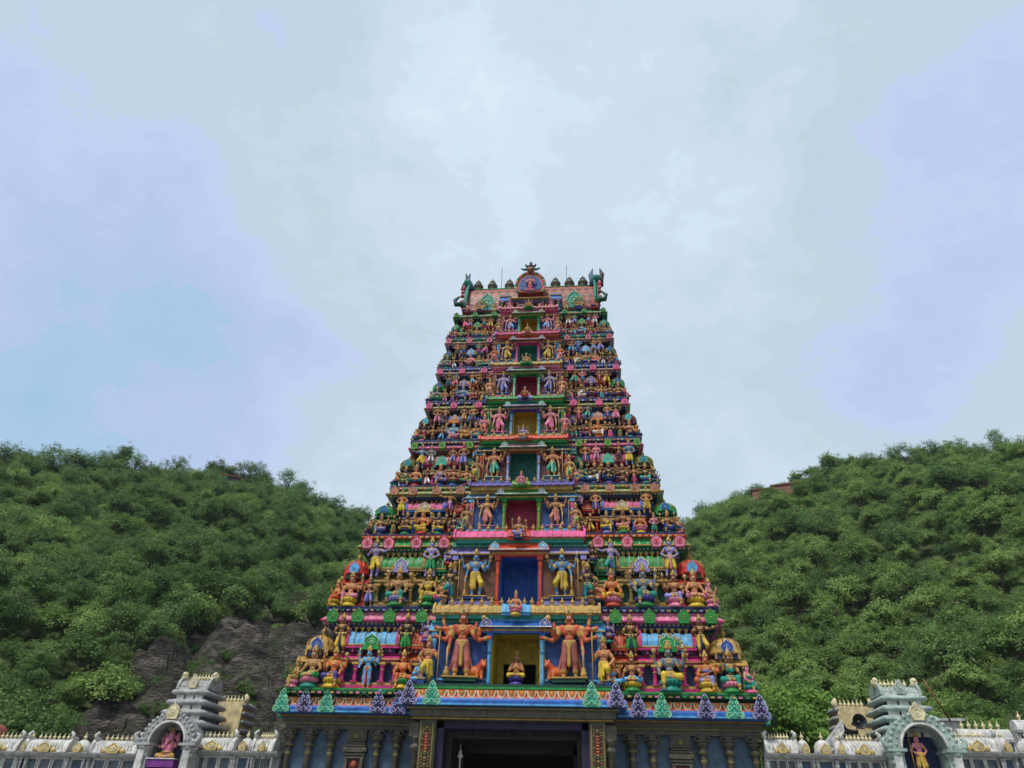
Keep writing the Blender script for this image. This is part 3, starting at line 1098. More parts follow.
def kuta(parent, cx, hw, y, zb, h, cols, many=False):
    """square corner shrine with a ribbed dome"""
    root = empty('corner_shrine')
    root.parent = parent
    base, gab, niche = cols
    T_ = Matrix.Translation((cx, y, zb))
    mb = MB(T_)
    mb.box(-hw, hw, 0, 1.6 * hw, 0, .06 * h, base)
    mb.box(-hw * .72, hw * .72, .42, 1.6 * hw, .06 * h, .31 * h, niche)
    kapota_run(mb, -hw * 1.05, hw * 1.05, .5, .31 * h, .46, .085 * h, base, 'goldpaint')
    mb.box(-hw * 1.04, hw * 1.04, .45, 1.9 * hw, .31 * h, .395 * h, base)
    mb.box(-hw * .7, hw * .7, .2, 1.6 * hw, .395 * h, .46 * h, niche)
    for x in lin_(-hw * .85, hw * .85, 4): mb.box(x - .05, x + .05, .13, .28, .395 * h, .46 * h, base)
    mb.build('body', root)
    for x in (-hw * .82, hw * .82):
        m2 = MB(T_)
        pillar(m2, x, .14, .06 * h, .31 * h, .07, base)
        m2.build('column', root)
    m3 = MB(T_)
    c = (0, .16 + hw * .8, 0)
    dp = [(1.02, .455), (1.06, .475), (.98, .49), (1.0, .53), (.94, .57), (.78, .615), (.5, .65), (.2, .668), (.12, .68)]
    m3.lathe([(r * hw * .95, z * h) for r, z in dp], c, base, 14)
    for i in range(14):
        a = 2 * PI * i / 14
        m3.tube([(c[0] + r * hw * .97 * math.cos(a), c[1] + r * hw * .97 * math.sin(a), z * h + .005) for r, z in dp[3:8]], .022, 'goldpaint' if base != 'goldpaint' else 'brown', 4)
    m3.build('dome', root)
    m4 = MB(T_)
    gable(m4, 0, .0, .462 * h, hw * .66, .15 * h, gab, 'sky blue', .35)
    m4.build('gable', root)
    me = mesh_of('finial', mk_finial)
    put('finial', me, root, (cx, y + c[1], zb + .67 * h), sc=(.13 * h,) * 3)
    return root


def storey(k):
    t = TIER[k]
    z0, z1, w0, w1, y0, y1 = Z[k], Z[k + 1], W[k], W[k + 1], YF[k], YF[k + 1]
    h, bw, dh, yb = z1 - z0, BW[k], DH[k], DEPTH[k]
    many = k >= 3
    root = empty('storey')
    root.parent = tower
    cw = w1 - .55                                     # half width of the wall core
    zt = z0 + .66 * h                                 # door head
    mb = MB()
    yw = y0 + .95
    for s in (-1, 1): mb.box(s * cw, s * (dh + .35), yw, yb, z0, z1 - .02, t['gap_shade'])  # navy core darkens the gaps between shrines, shade put into the colour
    mb.box(-dh - .35, dh + .35, yw, yb, zt + .25, z1 - .02, t['gap_shade'])
    mb.box(-dh - .35, dh + .35, yw + 5.5, yb, z0, zt + .25, 'chamber_shade')
    mb.build('wall', root)
    # ledge, the floor line of the storey
    m2 = MB()
    m2.ring(w0 - .30, y0 - .42, yb + .3, [(0, z0 - .30), (.10, z0 - .28), (.16, z0 - .18), (.10, z0 - .12)], t['ledge'])
    m2.ring(w0 - .30, y0 - .42, yb + .3, [(.03, z0 - .118), (.12, z0 - .10), (.12, z0 - .01), (.08, z0)], 'navy' if k else 'green')
    nd = int(w0 * 2 / (.34 if k < 3 else .26))
    for i, x in enumerate(lin_(-w0 + .25, w0 - .25, nd)):
        if abs(x) > bw: m2.box(x - .09, x + .09, y0 - .60, y0 - .5, z0 - .27, z0 - .19, (t['gab'], 'goldpaint', t['cornice'])[i % 3])
    m2.build('ledge', root)
    # eave cornice
    m3 = MB()
    ch = .135 * h
    zc = z0 + .80 * h
    q_ = 1.0 if k < 3 else .79
    m3.ring(w1 - .38, y1 - .30, yb - .6, [(o * (1.1 if k < 3 else .85), zc + q * ch) for o, q in KAPOTA], t['cornice'])
    m3.ring(w1 - .38, y1 - .30, yb - .6, [(.385 * q_, zc + .06 * ch), (.405 * q_, zc + .10 * ch), (.40 * q_, zc + .20 * ch), (.37 * q_, zc + .215 * ch)], 'magenta' if t['cornice'] == 'rose' else 'goldpaint')
    m3.ring(w1 - .5, y1 - .20, yb - .6, [(.0, zc - .07 * h), (.12, zc - .065 * h), (.14, zc - .01 * h), (.05, zc - .005)], t['niche'])
    for s in (-1, 1):
        for x in lin_(bw, w1, 26 if k < 3 else 16): m3.ball((s * x, y1 - .32 - .16, zc - .02 * h), (.05, .05, .035), 'white', 5, 3)
    for s in (-1, 1):
        for i, x in enumerate(lin_(bw + .1, w1 - .1, int((w1 - bw) / .24))):
            m3.tube([(s * x, y1 - .30 - o * 1.1 * q_ - .012, zc + q * ch) for o, q in KAPOTA[2:7]], .018, (t['cornice'], t['ledge'], 'white')[i % 3 if k > 2 else (0 if i % 2 else 2)], 4)
    m3.build('cornice', root)
    # string course and wall pilasters between the shrines
    for s in (-1, 1):
        m4 = MB()
        m4.box(s * bw, s * cw, yw - .12, yw + .05, z0 + .40 * h, z0 + .44 * h, t['side'])
        m4.box(s * bw, s * cw, yw - .08, yw + .05, z0 + .02 * h, z0 + .07 * h, t['side'])
        m4.box(s * bw, s * cw, yw - .10, yw + .05, z0 + .70 * h, z0 + .73 * h, t['gab'])
        for u in (.06, .24, .28, .62, .66, .72):
            x = bw + u * (w0 - bw)
            if x < cw - .1:
                m4.box(s * (x - .07), s * (x + .07), yw - .14, yw + .02, z0 + .07 * h, z0 + .40 * h, t['side'])
                m4.box(s * (x - .06), s * (x + .06), yw - .11, yw + .02, z0 + .44 * h, z0 + .70 * h, t['pav'])
        m4.build('string_course', root)
    span = w0 - bw
    for s in (-1, 1):
        sala(tower, s * (bw + .435 * span), .195 * span, y0 - .02, z0, h, t, (t['pav'], t['tile'], t['gab'], t['niche']), many=many)
        sala(tower, s * (bw + .155 * span), .095 * span, y0 + .12, z0, h, t, (t['side'], t['side'], t['kudu'], t['niche']), gname='side_niche', many=True)
        kuta(tower, s * (bw + .825 * span), .118 * span, y0 - .02, z0, h, (t['kuta'], t['kgab'], t['niche']))
        # the flanks carry the same shrines
        for yy in (.35,):
            r = sala(tower, s * (w0 - .55), .16 * span, y0 + (yb - y0) * yy, z0, h, t, (t['pav'], t['tile'], t['gab'], t['niche']), rot=R(90) * s, many=True)
    # gable ornaments on the eave
    for s in (-1, 1):
        for u in (.12, .40, .68, .90) if k < 3 else (.14, .52, .90):
            x = s * (bw + u * (w1 - bw))
            m5 = MB()
            gable(m5, x, y1 - .72, z0 + .795 * h, .105 * h + (.18 if k < 3 else .10), .155 * h + (.08 if k < 3 else .0), t['kudu'], {'green': 'lime', 'rose': 'red', 'gold': 'rose', 'lime': 'green', 'pink': 'rose'}.get(t['kudu'], 'white'), .4)
            m5.build('gable_ornament', root)
    # ---- central bay
    bay = empty('doorway')
    bay.parent = tower
    yp = y0 - .25                                     # bay wall plane
    for s in (-1, 1):
        d = MB()
        d.box(s * (dh + .30), s * bw, yp, yw + .01, z0, z0 + .74 * h, t['bay'])
        d.box(s * bw * .99, s * (bw + .25), yp + .35, yw + .01, z0, z0 + .74 * h, t['side'])
        d.box(s * (dh + .30), s * (bw + .02), yp - .62, yp + .02, z0 - .02, z0 + .05 * h, t['cor2'])
        d.box(s * (dh + .30), s * (bw + .04), yp - .65, yp + .02, z0 + .05 * h, z0 + .065 * h, 'navy')
        d.box(s * (dh + .30), s * bw * .98, yp - .04, yp + .01, z0 + .11 * h, z0 + .13 * h, t['outer'])
        d.box(s * (dh + .30), s * bw * .98, yp - .04, yp + .01, z0 + .58 * h, z0 + .60 * h, t['outer'])
        d.build('bay_wall', bay)
    # reveal: painted jambs and head going in, interior behind painted black for its shade
    d = MB()
    for s in (-1, 1): d.box(s * dh, s * (dh + .34), yp + .02, yw + 1.4, z0, zt, t['dcol'])
    d.box(-dh - .34, dh + .34, yp + .02, yw + 1.4, zt, zt + .26, t['dcol'])
    d.box(-dh - .34, dh + .34, yp + .02, yw + 1.4, z0 - .03, z0 + .02, t['dcol'])
    ih = .72 if k == 0 else .0
    if k: d.box(-dh - .3, dh + .3, yw - .45 + 1.2 * (k == 1), yw + .25 + .9 * (k == 1), z0, zt + .2, t['dcol'])
    if k == 1:
        for s in (-1, 1): d.box(s * (dh + .01), s * (dh + .3), yw + 1.3, yw + 2.0, z0, zt + .2, t['dcol'])
    for s in (-1, 1) if k == 0 else (): d.box(s * dh * ih, s * dh, yw + 1.1, yw + 1.3, z0, zt, t['dcol'])
    if k == 0: d.box(-dh * ih, dh * ih, yw + 1.1, yw + 1.3, zt - .26 * h, zt, t['dcol'])
    for s in (-1, 1) if k == 0 else (): d.box(s * dh * ih, s * (dh + .34), yw + 1.3, yw + 5.6, z0, zt + .2, 'chamber_shade')
    if k == 0: d.box(-dh * ih - .1, dh * ih + .1, yw + 1.3, yw + 5.6, zt - .15 * h, zt + .2, 'chamber_shade')
    d.build('reveal', bay)
    for s in (-1, 1):
        d = MB()
        pillar(d, s * (dh + .16), yp - .16, z0, zt, .105 if k < 3 else .085, t['pil'], t['cor'])
        d.build('pillar', bay)
        d = MB()
        pillar(d, s * (bw - .14), yp - .12, z0 + .065 * h, z0 + .66 * h, .10 if k < 3 else .08, t['outer'], t['cor2'])
        d.build('pillar', bay)
    d = MB()
    kapota_run(d, -bw - .18, bw + .18, yp + .1, z0 + .655 * h, .42, .11 * h, t['cor2'], 'goldpaint')
    d.box(-bw - .1, bw + .1, yp - .12, yw, z0 + .765 * h, z0 + .80 * h, t['band'])
    for x in lin_(-bw, bw, int(bw * 2 / .17)): d.ball((x, yp - .13, z0 + .782 * h), (.04, .03, .035), 'white', 5, 3)
    d.build('eave', bay)
    d = MB()
    hx = dh + .52
    for i, (a, b, o) in enumerate(((0, .022, 0), (.022, .04, .05), (.04, .055, .0))):
        d.box(-hx - o, hx + o, yp - .36 - o, yp, z0 + (.635 + a) * h, z0 + (.635 + b) * h, (t['cor'], 'goldpaint', t['pil'])[i])
    kapota_run(d, -hx - .15, hx + .15, yp - .28, z0 + .69 * h, .36, .09 * h, t['cor'], 'white')
    d.box(-hx, hx, yp - .33, yp + .1, z0 + .78 * h, z0 + .81 * h, t['pil'])
    for s in (-1, 1): gable(d, s * hx * .88, yp - .62, z0 + .69 * h, .16 * h * .7, .11 * h, t['kgab'], 'white', .2)
    d.build('lintel', bay)
    # balustrade roof above the door
    b = empty('balustrade')
    b.parent = tower
    d = MB()
    bx = bw * .97
    cxh = dh * .62
    d.box(-bx, bx, yp - .42, yw, z0 + .80 * h, z0 + .845 * h, t['band'])
    d.box(-bx - .04, bx + .04, yp - .46, yw, z0 + .845 * h, z0 + .862 * h, 'goldpaint')
    n = int(bx * 2 / (.30 if k < 4 else .22)) // 2 * 2 + 1
    d.barrel(-bx, -cxh, yp - .02, z0 + .862 * h, .60, .125 * h, n // 2, [t['bal']], 8)
    d.barrel(cxh, bx, yp - .02, z0 + .862 * h, .60, .125 * h, n // 2, [t['bal']], 8)
    d.barrel(-cxh, cxh, yp - .10, z0 + .862 * h, .64, .13 * h, 6, [t['balc']], 8)
    d.box(-cxh, cxh, yp - .62, yp, z0 + .83 * h, z0 + .88 * h, t['balc'])
    for s in (-1, 1):
        pr = [(yp - .02 - .72 * math.cos(PI * q / 8), z0 + .85 * h + .165 * h * math.sin(PI * q / 8)) for q in range(9)]
        a = s * bx
        d.profx(pr[::-1], min(a, a + s * .12), max(a, a + s * .12), t['bal'])
    d.build('barrel_roof', b)
    nf = max(9, int(bx * 2 / .5)) // 2 * 2
    xs = [x for x in lin_(-bx, bx, nf) if abs(x) > cxh * .9] + [-cxh * .55, cxh * .55]
    finials(b, xs, yp - .22, z0 + .968 * h, .46 if k < 2 else .38, many)


for k in range(8): storey(k)

# ---- granite base storey
base = empty('base_storey')
base.parent = tower
PY = -1.6                                             # front of the entrance porch
mb = MB()
BWALL = 'slate'
for s in (-1, 1):
    mb.box(s * 4.3, s * 11.85, .75, 17.2, 0, 6.72, BWALL)
mb.box(-4.3, 4.3, .75, 17.2, 6.2, 6.72, BWALL)
mb.build('wall', base, (0, 0, .27))
for s in (-1, 1):
    m2 = MB()
    for (z0_, z1_, o) in ((6.15, 6.36, .06), (6.36, 6.46, .14), (6.46, 6.70, .22), (6.70, 6.80, .34)):
        m2.box(s * 4.5, s * (11.85 + o), .75 - .28 - o, 17.2 + o, z0_, z1_, 'stone')
    m2.box(s * 4.5, s * (11.86 + .15), .75 - .28 - .16, 10, 6.385, 6.44, 'stone line')
    m2.box(s * 4.5, s * (11.86 + .36), .75 - .28 - .36, 10, 6.715, 6.75, 'ochre')
    m2.build('stone_beam', base, (0, 0, .27))
    # plinth mouldings
    m2 = MB()
    for (z0_, z1_, o) in ((0, .5, .55), (.5, .8, .4), (.8, 1.2, .5), (1.2, 1.5, .25)): m2.box(s * 4.4, s * (11.85 + o), .75 - o, 17.2 + o, z0_, z1_, 'stone')
    m2.build('plinth', base)
for s, xs in ((-1, (11.62, 10.55, 9.4, 7.0, 6.0)), (1, (5.75, 6.75, 9.15, 10.4, 11.62))):
    for x in xs:
        m2 = MB()
        x *= s
        y = .52
        m2.lathe([(.15, 1.5), (.15, 5.12), (.17, 5.16), (.14, 5.22), (.14, 5.30), (.24, 5.36), (.27, 5.44), (.25, 5.50), (.15, 5.54), (.15, 5.60), (.25, 5.68), (.33, 5.76), (.34, 5.84), (.28, 5.88)], (x, y, 0), 'stone', 12)
        m2.box(x - .33, x + .33, y - .33, y + .3, 5.88, 5.93, 'stone')
        m2.box(x - .17, x + .17, y - .24, y + .3, 5.93, 6.15, 'stone')
        for q in (-1, 1):      # drooping corbel buds
            m2.tube([(x + q * .15, y - .22, 6.11), (x + q * .31, y - .25, 6.08), (x + q * .40, y - .27, 5.98), (x + q * .34, y - .27, 5.92)], [.055, .05, .045, .03], 'stone', 6)
        m2.lathe([(.152, 4.98), (.165, 5.04), (.152, 5.10)], (x, y, 0), 'stone line', 12, cap=False)
        m2.lathe([(.235, 5.365), (.265, 5.39), (.265, 5.41)], (x, y, 0), 'stone line', 12, cap=False)
        m2.build('pilaster', base, (0, 0, .27))
    m2 = MB()
    x = s * 8.1
    for (a, b, c_, d_) in ((5.72, 6.15, .50, .30), (5.62, 5.70, .53, .36), (5.50, 5.58, .48, .32), (5.38, 5.46, .54, .38), (5.12, 5.34, .60, .42), (4.98, 5.08, .54, .36), (4.84, 4.94, .50, .32)):
        m2.box(x - c_, x + c_, .75 - d_, .9, a, b, 'stone')
    m2.box(x - .44, x + .44, .6, .9, 1.5, 5.7, 'stone')
    for q in (-1, 1):
        m2.box(x + q * .47, x + q * .33, .38, .8, 1.5, 4.86, 'stone')
        m2.ball((x + q * .50, .30, 5.23), .05, 'stone line', 6, 4)
    m2.box(x - .33, x + .33, .56, .62, 1.6, 4.82, 'maroon')
    m2.ball((x, .5, 4.55), (.18, .1, .2), 'terracotta', 8, 6)
    m2.ball((x, .42, 5.85), (.16, .05, .14), 'stone line', 8, 5)
    m2.build('niche_panel', base, (0, 0, .27))
# porch
for s in (-1, 1):
    m2 = MB()
    m2.box(s * 3.68, s * 4.45, PY, 1.0, 0, 6.55, 'stone')
    m2.box(s * 4.45, s * 4.75, PY + .5, 1.0, 0, 6.55, 'stone')
    m2.build('porch_wall', base, (0, 0, .14))
for s in (-1, 1):
    m2 = MB()
    x = s * 4.07
    m2.box(x - .26, x + .26, PY - .06, PY, 1.2, 6.40, 'dark olive')
    for q in (-1, 1): m2.box(x + q * .26, x + q * .32, PY - .09, PY, 1.2, 6.40, 'stone line')
    rr = random.Random(3)
    for i in range(38):
        zz = 1.35 + i * .13
        mid = 5.15 < zz < 5.95 or 2.6 < zz < 3.4
        m2.ball((x, PY - .07, zz), (.13 if mid else .09, .06, .07), 'terracotta' if mid else ('brass' if i % 2 else 'dark olive'), 6, 4)
        for q in (-1, 1): m2.ball((x + q * (.15 + .03 * (i % 2)), PY - .07, zz + .05), (.05, .04, .05), ('brass', 'olive', 'terracotta')[i % 3] if not mid else ('maroon', 'brass')[i % 2], 5, 4)
    m2.build('carved_pilaster', base, (0, 0, .14))
    m2 = MB()
    xx = s * 4.65
    m2.lathe([(.18, .5), (.18, 5.3), (.28, 5.42), (.32, 5.55), (.2, 5.62), (.2, 5.72), (.34, 5.86), (.36, 5.95)], (xx, PY + .42, 0), 'stone', 10)
    m2.box(xx - .32, xx + .32, PY + .1, PY + .7, 5.95, 6.55, 'stone')
    m2.build('pilaster', base)
m2 = MB()
for (a, b, o) in ((6.55, 6.66, .10), (6.66, 6.98, .22), (6.98, 7.10, .36)): m2.box(-4.72 - o, 4.72 + o, PY - o, 1.2, a, b, 'stone')
m2.box(-4.72 - .12, 4.72 + .12, PY - .115, 1.0, 6.575, 6.625, 'ochre')
m2.box(-4.72 - .38, 4.72 + .38, PY - .38, .6, 7.0, 7.045, 'stone line')
m2.build('porch_beam', base, (0, 0, .14))
m2 = MB()      # nested jambs, head and passage with its darkness painted black
for s in (-1, 1):
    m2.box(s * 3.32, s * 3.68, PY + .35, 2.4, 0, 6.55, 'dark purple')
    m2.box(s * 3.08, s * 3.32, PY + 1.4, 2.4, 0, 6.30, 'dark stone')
    m2.box(s * 2.85, s * 3.7, 2.4, 16.5, 0, 6.4, 'chamber_shade')
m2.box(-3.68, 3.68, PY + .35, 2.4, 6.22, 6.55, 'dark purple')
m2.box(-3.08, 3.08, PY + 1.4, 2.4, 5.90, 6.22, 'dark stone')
m2.box(-3.4, 3.4, 2.4, 16.5, 5.5, 6.5, 'chamber_shade')
m2.box(-3.4, 3.4, 16.2, 16.6, 0, 6.4, 'chamber_shade')
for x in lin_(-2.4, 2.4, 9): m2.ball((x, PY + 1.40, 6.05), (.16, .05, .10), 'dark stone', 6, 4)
m2.build('passage', base, (0, 0, .14))
# blue cornices with the petal band
m2 = MB()
KB = [(0, 0), (.05, .02), (.42, .02), (.50, .10), (.50, .26), (.44, .36)]
m2.ring(11.9, .05, 17.4, [(o * 1.0, 7.07 + q) for o, q in KB], 'blue')
m2.ring(11.9, .05, 17.4, [(.39, 7.10), (.515, 7.11), (.515, 7.18), (.40, 7.185)], 'sky blue')
m2.ring(11.9, .05, 17.4, [(.40, 7.43), (.36, 7.50), (.22, 7.78), (.12, 7.86)], 'vermilion')
m2.ring(11.9, .05, 17.4, [(.10, 7.86), (.16, 7.87), (.16, 7.94), (.05, 7.95), (.05, 8.0)], 'dark green')
m2.build('cornice', base)
m2 = MB()
zq = .32
for (prof, mat) in (([(o, 7.24 + q) for o, q in KB], 'blue'), ([(.39, 7.27), (.515, 7.28), (.515, 7.35), (.40, 7.355)], 'sky blue'), ([(.40, 7.60), (.36, 7.67), (.22, 7.95), (.12, 8.03)], 'vermilion'), ([(.10, 8.03), (.18, 8.05), (.18, 8.16), (.05, 8.17)], 'green'), ([(.03, 8.17), (.10, 8.18), (.10, 8.29), (.05, 8.30)], 'dark green')):
    m2.ring(5.0, PY - .1, 1.0, prof, mat)
m2.build('cornice', base)
m2 = MB()
for s in (-1, 1):
    a, b = sorted((s * 5.4, s * 12.1))
    petals(m2, a, b, -.30, 7.42, .40, 14)
m2.build('petal_band', base)
m2 = MB()
petals(m2, -5.1, 5.1, PY - .46, 7.58, .40, 21)
m2.build('petal_band', base)
for i, (x, y, z) in enumerate([(-11.95, -.55, 6.98), (-10.75, -.55, 6.98), (-9.6, -.55, 6.98), (-6.9, -.55, 6.98), (6.1, -.55, 6.98), (8.05, -.55, 6.98) if 0 else (6.1 + 1.15, -.55, 6.98), (9.35, -.55, 6.98), (10.7, -.55, 6.98), (11.95, -.55, 6.98), (-5.0, PY - .62, 7.26), (-3.85, PY - .62, 7.26), (3.85, PY - .62, 7.26), (5.0, PY - .62, 7.26), (-5.85, -.6, 6.95), ]):
    m2 = MB()
    tl = (i + (1 if x > 0 else 0)) % 2 == 0
    scroll_gable(m2, x, y, z + (.10 if y > -1 else .0), .80, 1.10, 'teal' if tl else 'dark purple', 'mint' if tl else 'lilac')
    m2.build('gable_ornament', base)
# extra storey edges along the side cornice, seen past the corner
for s in (-1, 1):
    for yy in (1.2, 3.6):
        m2 = MB(Matrix.Translation((s * 12.55, yy, 6.98)) @ Matrix.Rotation(R(90) * s, 4, 'Z'))
        scroll_gable(m2, 0, 0, 0, .78, 1.22, 'turquoise', 'mint')
        m2.build('gable_ornament', base)

# ---- crowning barrel roof
top = empty('crown_roof')
top.parent = tower
zT, wT, yT = Z[8], W[8], YF[8]
mb = MB()
mb.box(-wT + .75, wT - .75, yT + .6, 4.6 + yT, zT - .2, zT + .9, 'navy')
mb.ring(wT - .45, yT + .25, DEPTH[8], [(0, zT - .05), (.3, zT), (.3, zT + .12), (.1, zT + .16)], 'green')
mb.ring(wT - .85, yT + .45, 3.6 + yT, [(0, zT + .55), (.25, zT + .6), (.3, zT + .70), (.1, zT + .76)], 'rose')
mb.build('neck', top)


def scale_mat():
    m, t, n, l, bs = nodemat('fish_scale_paint')
    co = n('ShaderNodeTexCoord')
    mp = n('ShaderNodeMapping')
    mp.inputs['Scale'].default_value = (1, 1, 1)
    l(co.outputs['Object'], mp.inputs[0])
    b = n('ShaderNodeTexChecker')
    b.inputs['Scale'].default_value = 2.3
    mp.inputs['Rotation'].default_value = (0, R(45), 0)
    l(mp.outputs[0], b.inputs['Vector'])
    b.inputs['Color1'].default_value = (*lin('5c2216'), 1)
    b.inputs['Color2'].default_value = (*lin('a0523a'), 1)
    l(b.outputs[0], bs.inputs['Base Color'])
    bs.inputs['Roughness'].default_value = .5
    MATS['fish scale'] = m


scale_mat()
yc, ry, z0b, rzb = yT + 2.0, 1.75, zT + .75, 3.05
mb = MB()
pr = [(yc - ry * math.cos(PI * q / 20), z0b + rzb * math.sin(PI * q / 20) ** .85) for q in range(21)]
mb.profx(pr[::-1], -wT + .95, wT - .95, 'fish scale', False)
mb.box(-wT + .6, wT - .6, yc - .25, yc + .25, z0b + rzb - .04, z0b + rzb + .16, 'vermilion')
mb.tube([(-wT + .7, yc - ry * .45, z0b + rzb * .92), (wT - .7, yc - ry * .45, z0b + rzb * .92)], .07, 'green', 6)
for s in (-1, 1):      # scroll gables on the roof slope
    for j, (dx, zz, ww, hh, bd) in enumerate(((3.35, z0b - .1, 1.15, 1.7, 'teal'), )):
        gable(mb, s * dx, yc - ry - .12, zz, ww, hh, bd, 'mint', .9)
    mb.box(s * 1.55, s * 2.35, yc - ry - .1, yc - 1, z0b - .1, z0b + 1.35, 'blue')
    for q in range(4): mb.box(s * 1.5, s * 2.4, yc - ry - .16, yc - 1, z0b + .05 + q * .36, z0b + .14 + q * .36, ('sky blue', 'goldpaint')[q % 2])
mb.build('barrel_vault', top)
for s in (-1, 1):      # horseshoe ends with horned beast heads
    mb = MB()
    pr = [(yc - (ry + .28) * math.cos(PI * q / 20), z0b - .1 + (rzb + .45) * math.sin(PI * q / 20) ** .8) for q in range(21)]
    a = s * (wT - .95)
    mb.profx(pr[::-1], min(a, a + s * .30), max(a, a + s * .30), 'dark green')
    for q in range(19):
        t = q / 20
        p = pr[q + 1]
        mb.ball((a + s * .42, p[0], p[1]), (.16, .17, .17), 'red' if q % 2 else 'rose', 6, 4)
    mb.tube([(a + s * .05, y - .12, z + .02) for y, z in pr[:12]], .10, 'teal', 6)
    mb.tube([(a + s * .1, pr[0][0] - .1, z0b - .15), (a + s * .35, pr[0][0] - .35, z0b + .15), (a + s * .75, pr[0][0] - .4, z0b + .1), (a + s * .85, pr[0][0] - .4, z0b + .5), (a + s * .5, pr[0][0] - .4, z0b + .85)], [.20, .24, .2, .15, .07], 'dark green', 7)
    for (px, pz, q) in ((.0, 0, -1), (.45, .0, 1)):
        bx_, bz_ = a + s * px, z0b + rzb + .10
        mb.tube([(bx_, yc - ry * .55, bz_ - .5), (bx_ + q * .06, yc - ry * .6, bz_), (bx_ + q * .22, yc - ry * .65, bz_ + .45), (bx_ + q * .05, yc - ry * .7, bz_ + 1.0)], [.34, .28, .19, .04], 'grey blue' if q < 0 else 'dark skin', 7)
    mb.ball((a + s * .2, yc - ry * .8, z0b + rzb + .0), (.30, .3, .30), 'teal', 8, 6)
    for q in (-1, 1): mb.ball((a + s * .2 + q * .13, yc - ry * .8 - .26, z0b + rzb + .06), .07, 'white', 6, 4)
    mb.build('gable_end', top)
# central flame arch
mb = MB()
cz = z0b + 2.0
ya = yc - ry - .30
o = [(1.10 * math.cos(a), cz + 1.30 * math.sin(a)) for a in [PI * (-.16 + 1.32 * i / 24) for i in range(25)]]
mb.prism(o, ya, ya + 1.2, 'vermilion')
o2 = [(.86 * math.cos(a), cz + 1.02 * math.sin(a)) for a in [PI * (-.16 + 1.32 * i / 24) for i in range(25)]]
mb.prism(o2, ya - .04, ya + .2, 'deep blue')
for i in range(25):
    x, z = o[i]
    mb.ball((x, ya - .02, z), (.13, .10, .14), ('green', 'goldpaint', 'rose')[i % 3], 6, 4)
    if i % 2: mb.ball((o2[i][0] * .86, ya - .05, cz + (o2[i][1] - cz) * .86), (.07, .04, .07), 'sky blue', 5, 3)
mb.ball((0, ya - .1, cz + 1.48), (.30, .26, .30), 'terracotta', 9, 6)
for s in (-1, 1):
    mb.ball((s * .13, ya - .33, cz + 1.56), .065, 'white', 6, 4)
    mb.ball((s * .13, ya - .39, cz + 1.56), .03, 'black', 5, 4)
    mb.tube([(s * .2, ya - .1, cz + 1.8), (s * .36, ya - .12, cz + 1.90), (s * .42, ya - .12, cz + 2.1)], [.12, .09, .03], 'dark skin', 6)
    mb.tube([(s * .22, ya - .1, cz + 1.55), (s * .55, ya - .15, cz + 1.50), (s * .75, ya - .15, cz + 1.62)], [.13, .10, .05], 'teal', 6)
mb.lathe([(.16, 0), (.22, .15), (.1, .3), (.14, .4), (.02, .62)], (0, ya + .1, cz + 1.9), 'dark skin', 8)
mb.build('flame_arch', top)
mb = MB()
zb_ = zT + .05
mb.box(-2.3, 2.3, yT - .35, yT + 1.0, zb_, zb_ + .12, 'blue')
for s in (-1, 1):
    mb.box(s * .85, s * 2.2, yT - .0, yT + 1.0, zb_ + .12, zb_ + 1.15, 'maroon')
    pillar(mb, s * .95, yT - .15, zb_ + .12, zb_ + 1.1, .09, 'rose', 'green')
    pillar(mb, s * 2.15, yT - .15, zb_ + .12, zb_ + 1.1, .09, 'green', 'rose')
mb.box(-.85, .85, yT + .5, yT + 1.0, zb_ + .12, zb_ + 1.1, 'night')
kapota_run(mb, -1.45, 1.45, yT - .05, zb_ + 1.08, .5, .32, 'green', 'goldpaint')
kapota_run(mb, -2.4, 2.4, yT + .1, zb_ + 1.05, .42, .24, 'lavender')
mb.build('roof_window', top)
me = mesh_of('roof_pot', lambda mb: mb.lathe([(.30, 0), (.34, .08), (.2, .16), (.38, .34), (.42, .52), (.34, .70), (.15, .80), (.25, .88), (.22, .96), (.08, 1.04), (.03, 1.28)], (0, 0, 0), 'stone', 12))
for x in (-5.0 + .25, -3.5, -2.0, 2.0, 3.2, 4.35, 0, 5.0 - 10.9):
    if abs(x) in (0,) or x < -5.2: continue
    put('roof_pot', me, top, (x * .93, yc - .1, z0b + rzb + .10))
put('roof_pot', me, top, (4.95, yc - .1, z0b + rzb + .10))
for x in (-2.6, 2.75):
    m2 = MB()
    m2.tube([(x, yc + .4, z0b + rzb), (x, yc + .4, z0b + rzb + 3.0)], .022, 'iron', 5)
    m2.build('lightning_rod', top)
# ------------------------------------------------------------------ statues standing on the tower
ORD = ['first', 'second', 'third', 'fourth', 'fifth', 'sixth', 'seventh', 'eighth']
TIERNAME = ['lowest storey', 'second storey', 'third storey', 'fourth storey', 'fifth storey', 'sixth storey', 'seventh storey', 'eighth storey']
SKINW = {'red clay': 'reddish', 'copper': 'copper', 'peach': 'peach', 'tan': 'tan', 'dark brown': 'dark brown', 'brown': 'brown', 'blue skin': 'blue', 'green skin': 'green', 'grey skin': 'grey', 'lavender': 'lavender', 'orange': 'orange', 'gold': 'golden', 'rose': 'pink', 'dark skin': 'dark', 'sky blue': 'blue'}
CLW = {'coppery': 'copper pink', 'goldpaint': 'golden', 'dark green': 'dark green', 'sky blue': 'light blue', 'deep blue': 'dark blue'}
rs = random.Random(21)
GRP = {'low': 'statues along the lower rows of the tower', 'up': 'statues along the upper rows of the tower', 'guard': 'door guardian statues of the tower', 'att': 'attendant statues beside the tower doorways', 'over': 'seated statues over the tower doorways'}


def yl(y): return TY + y


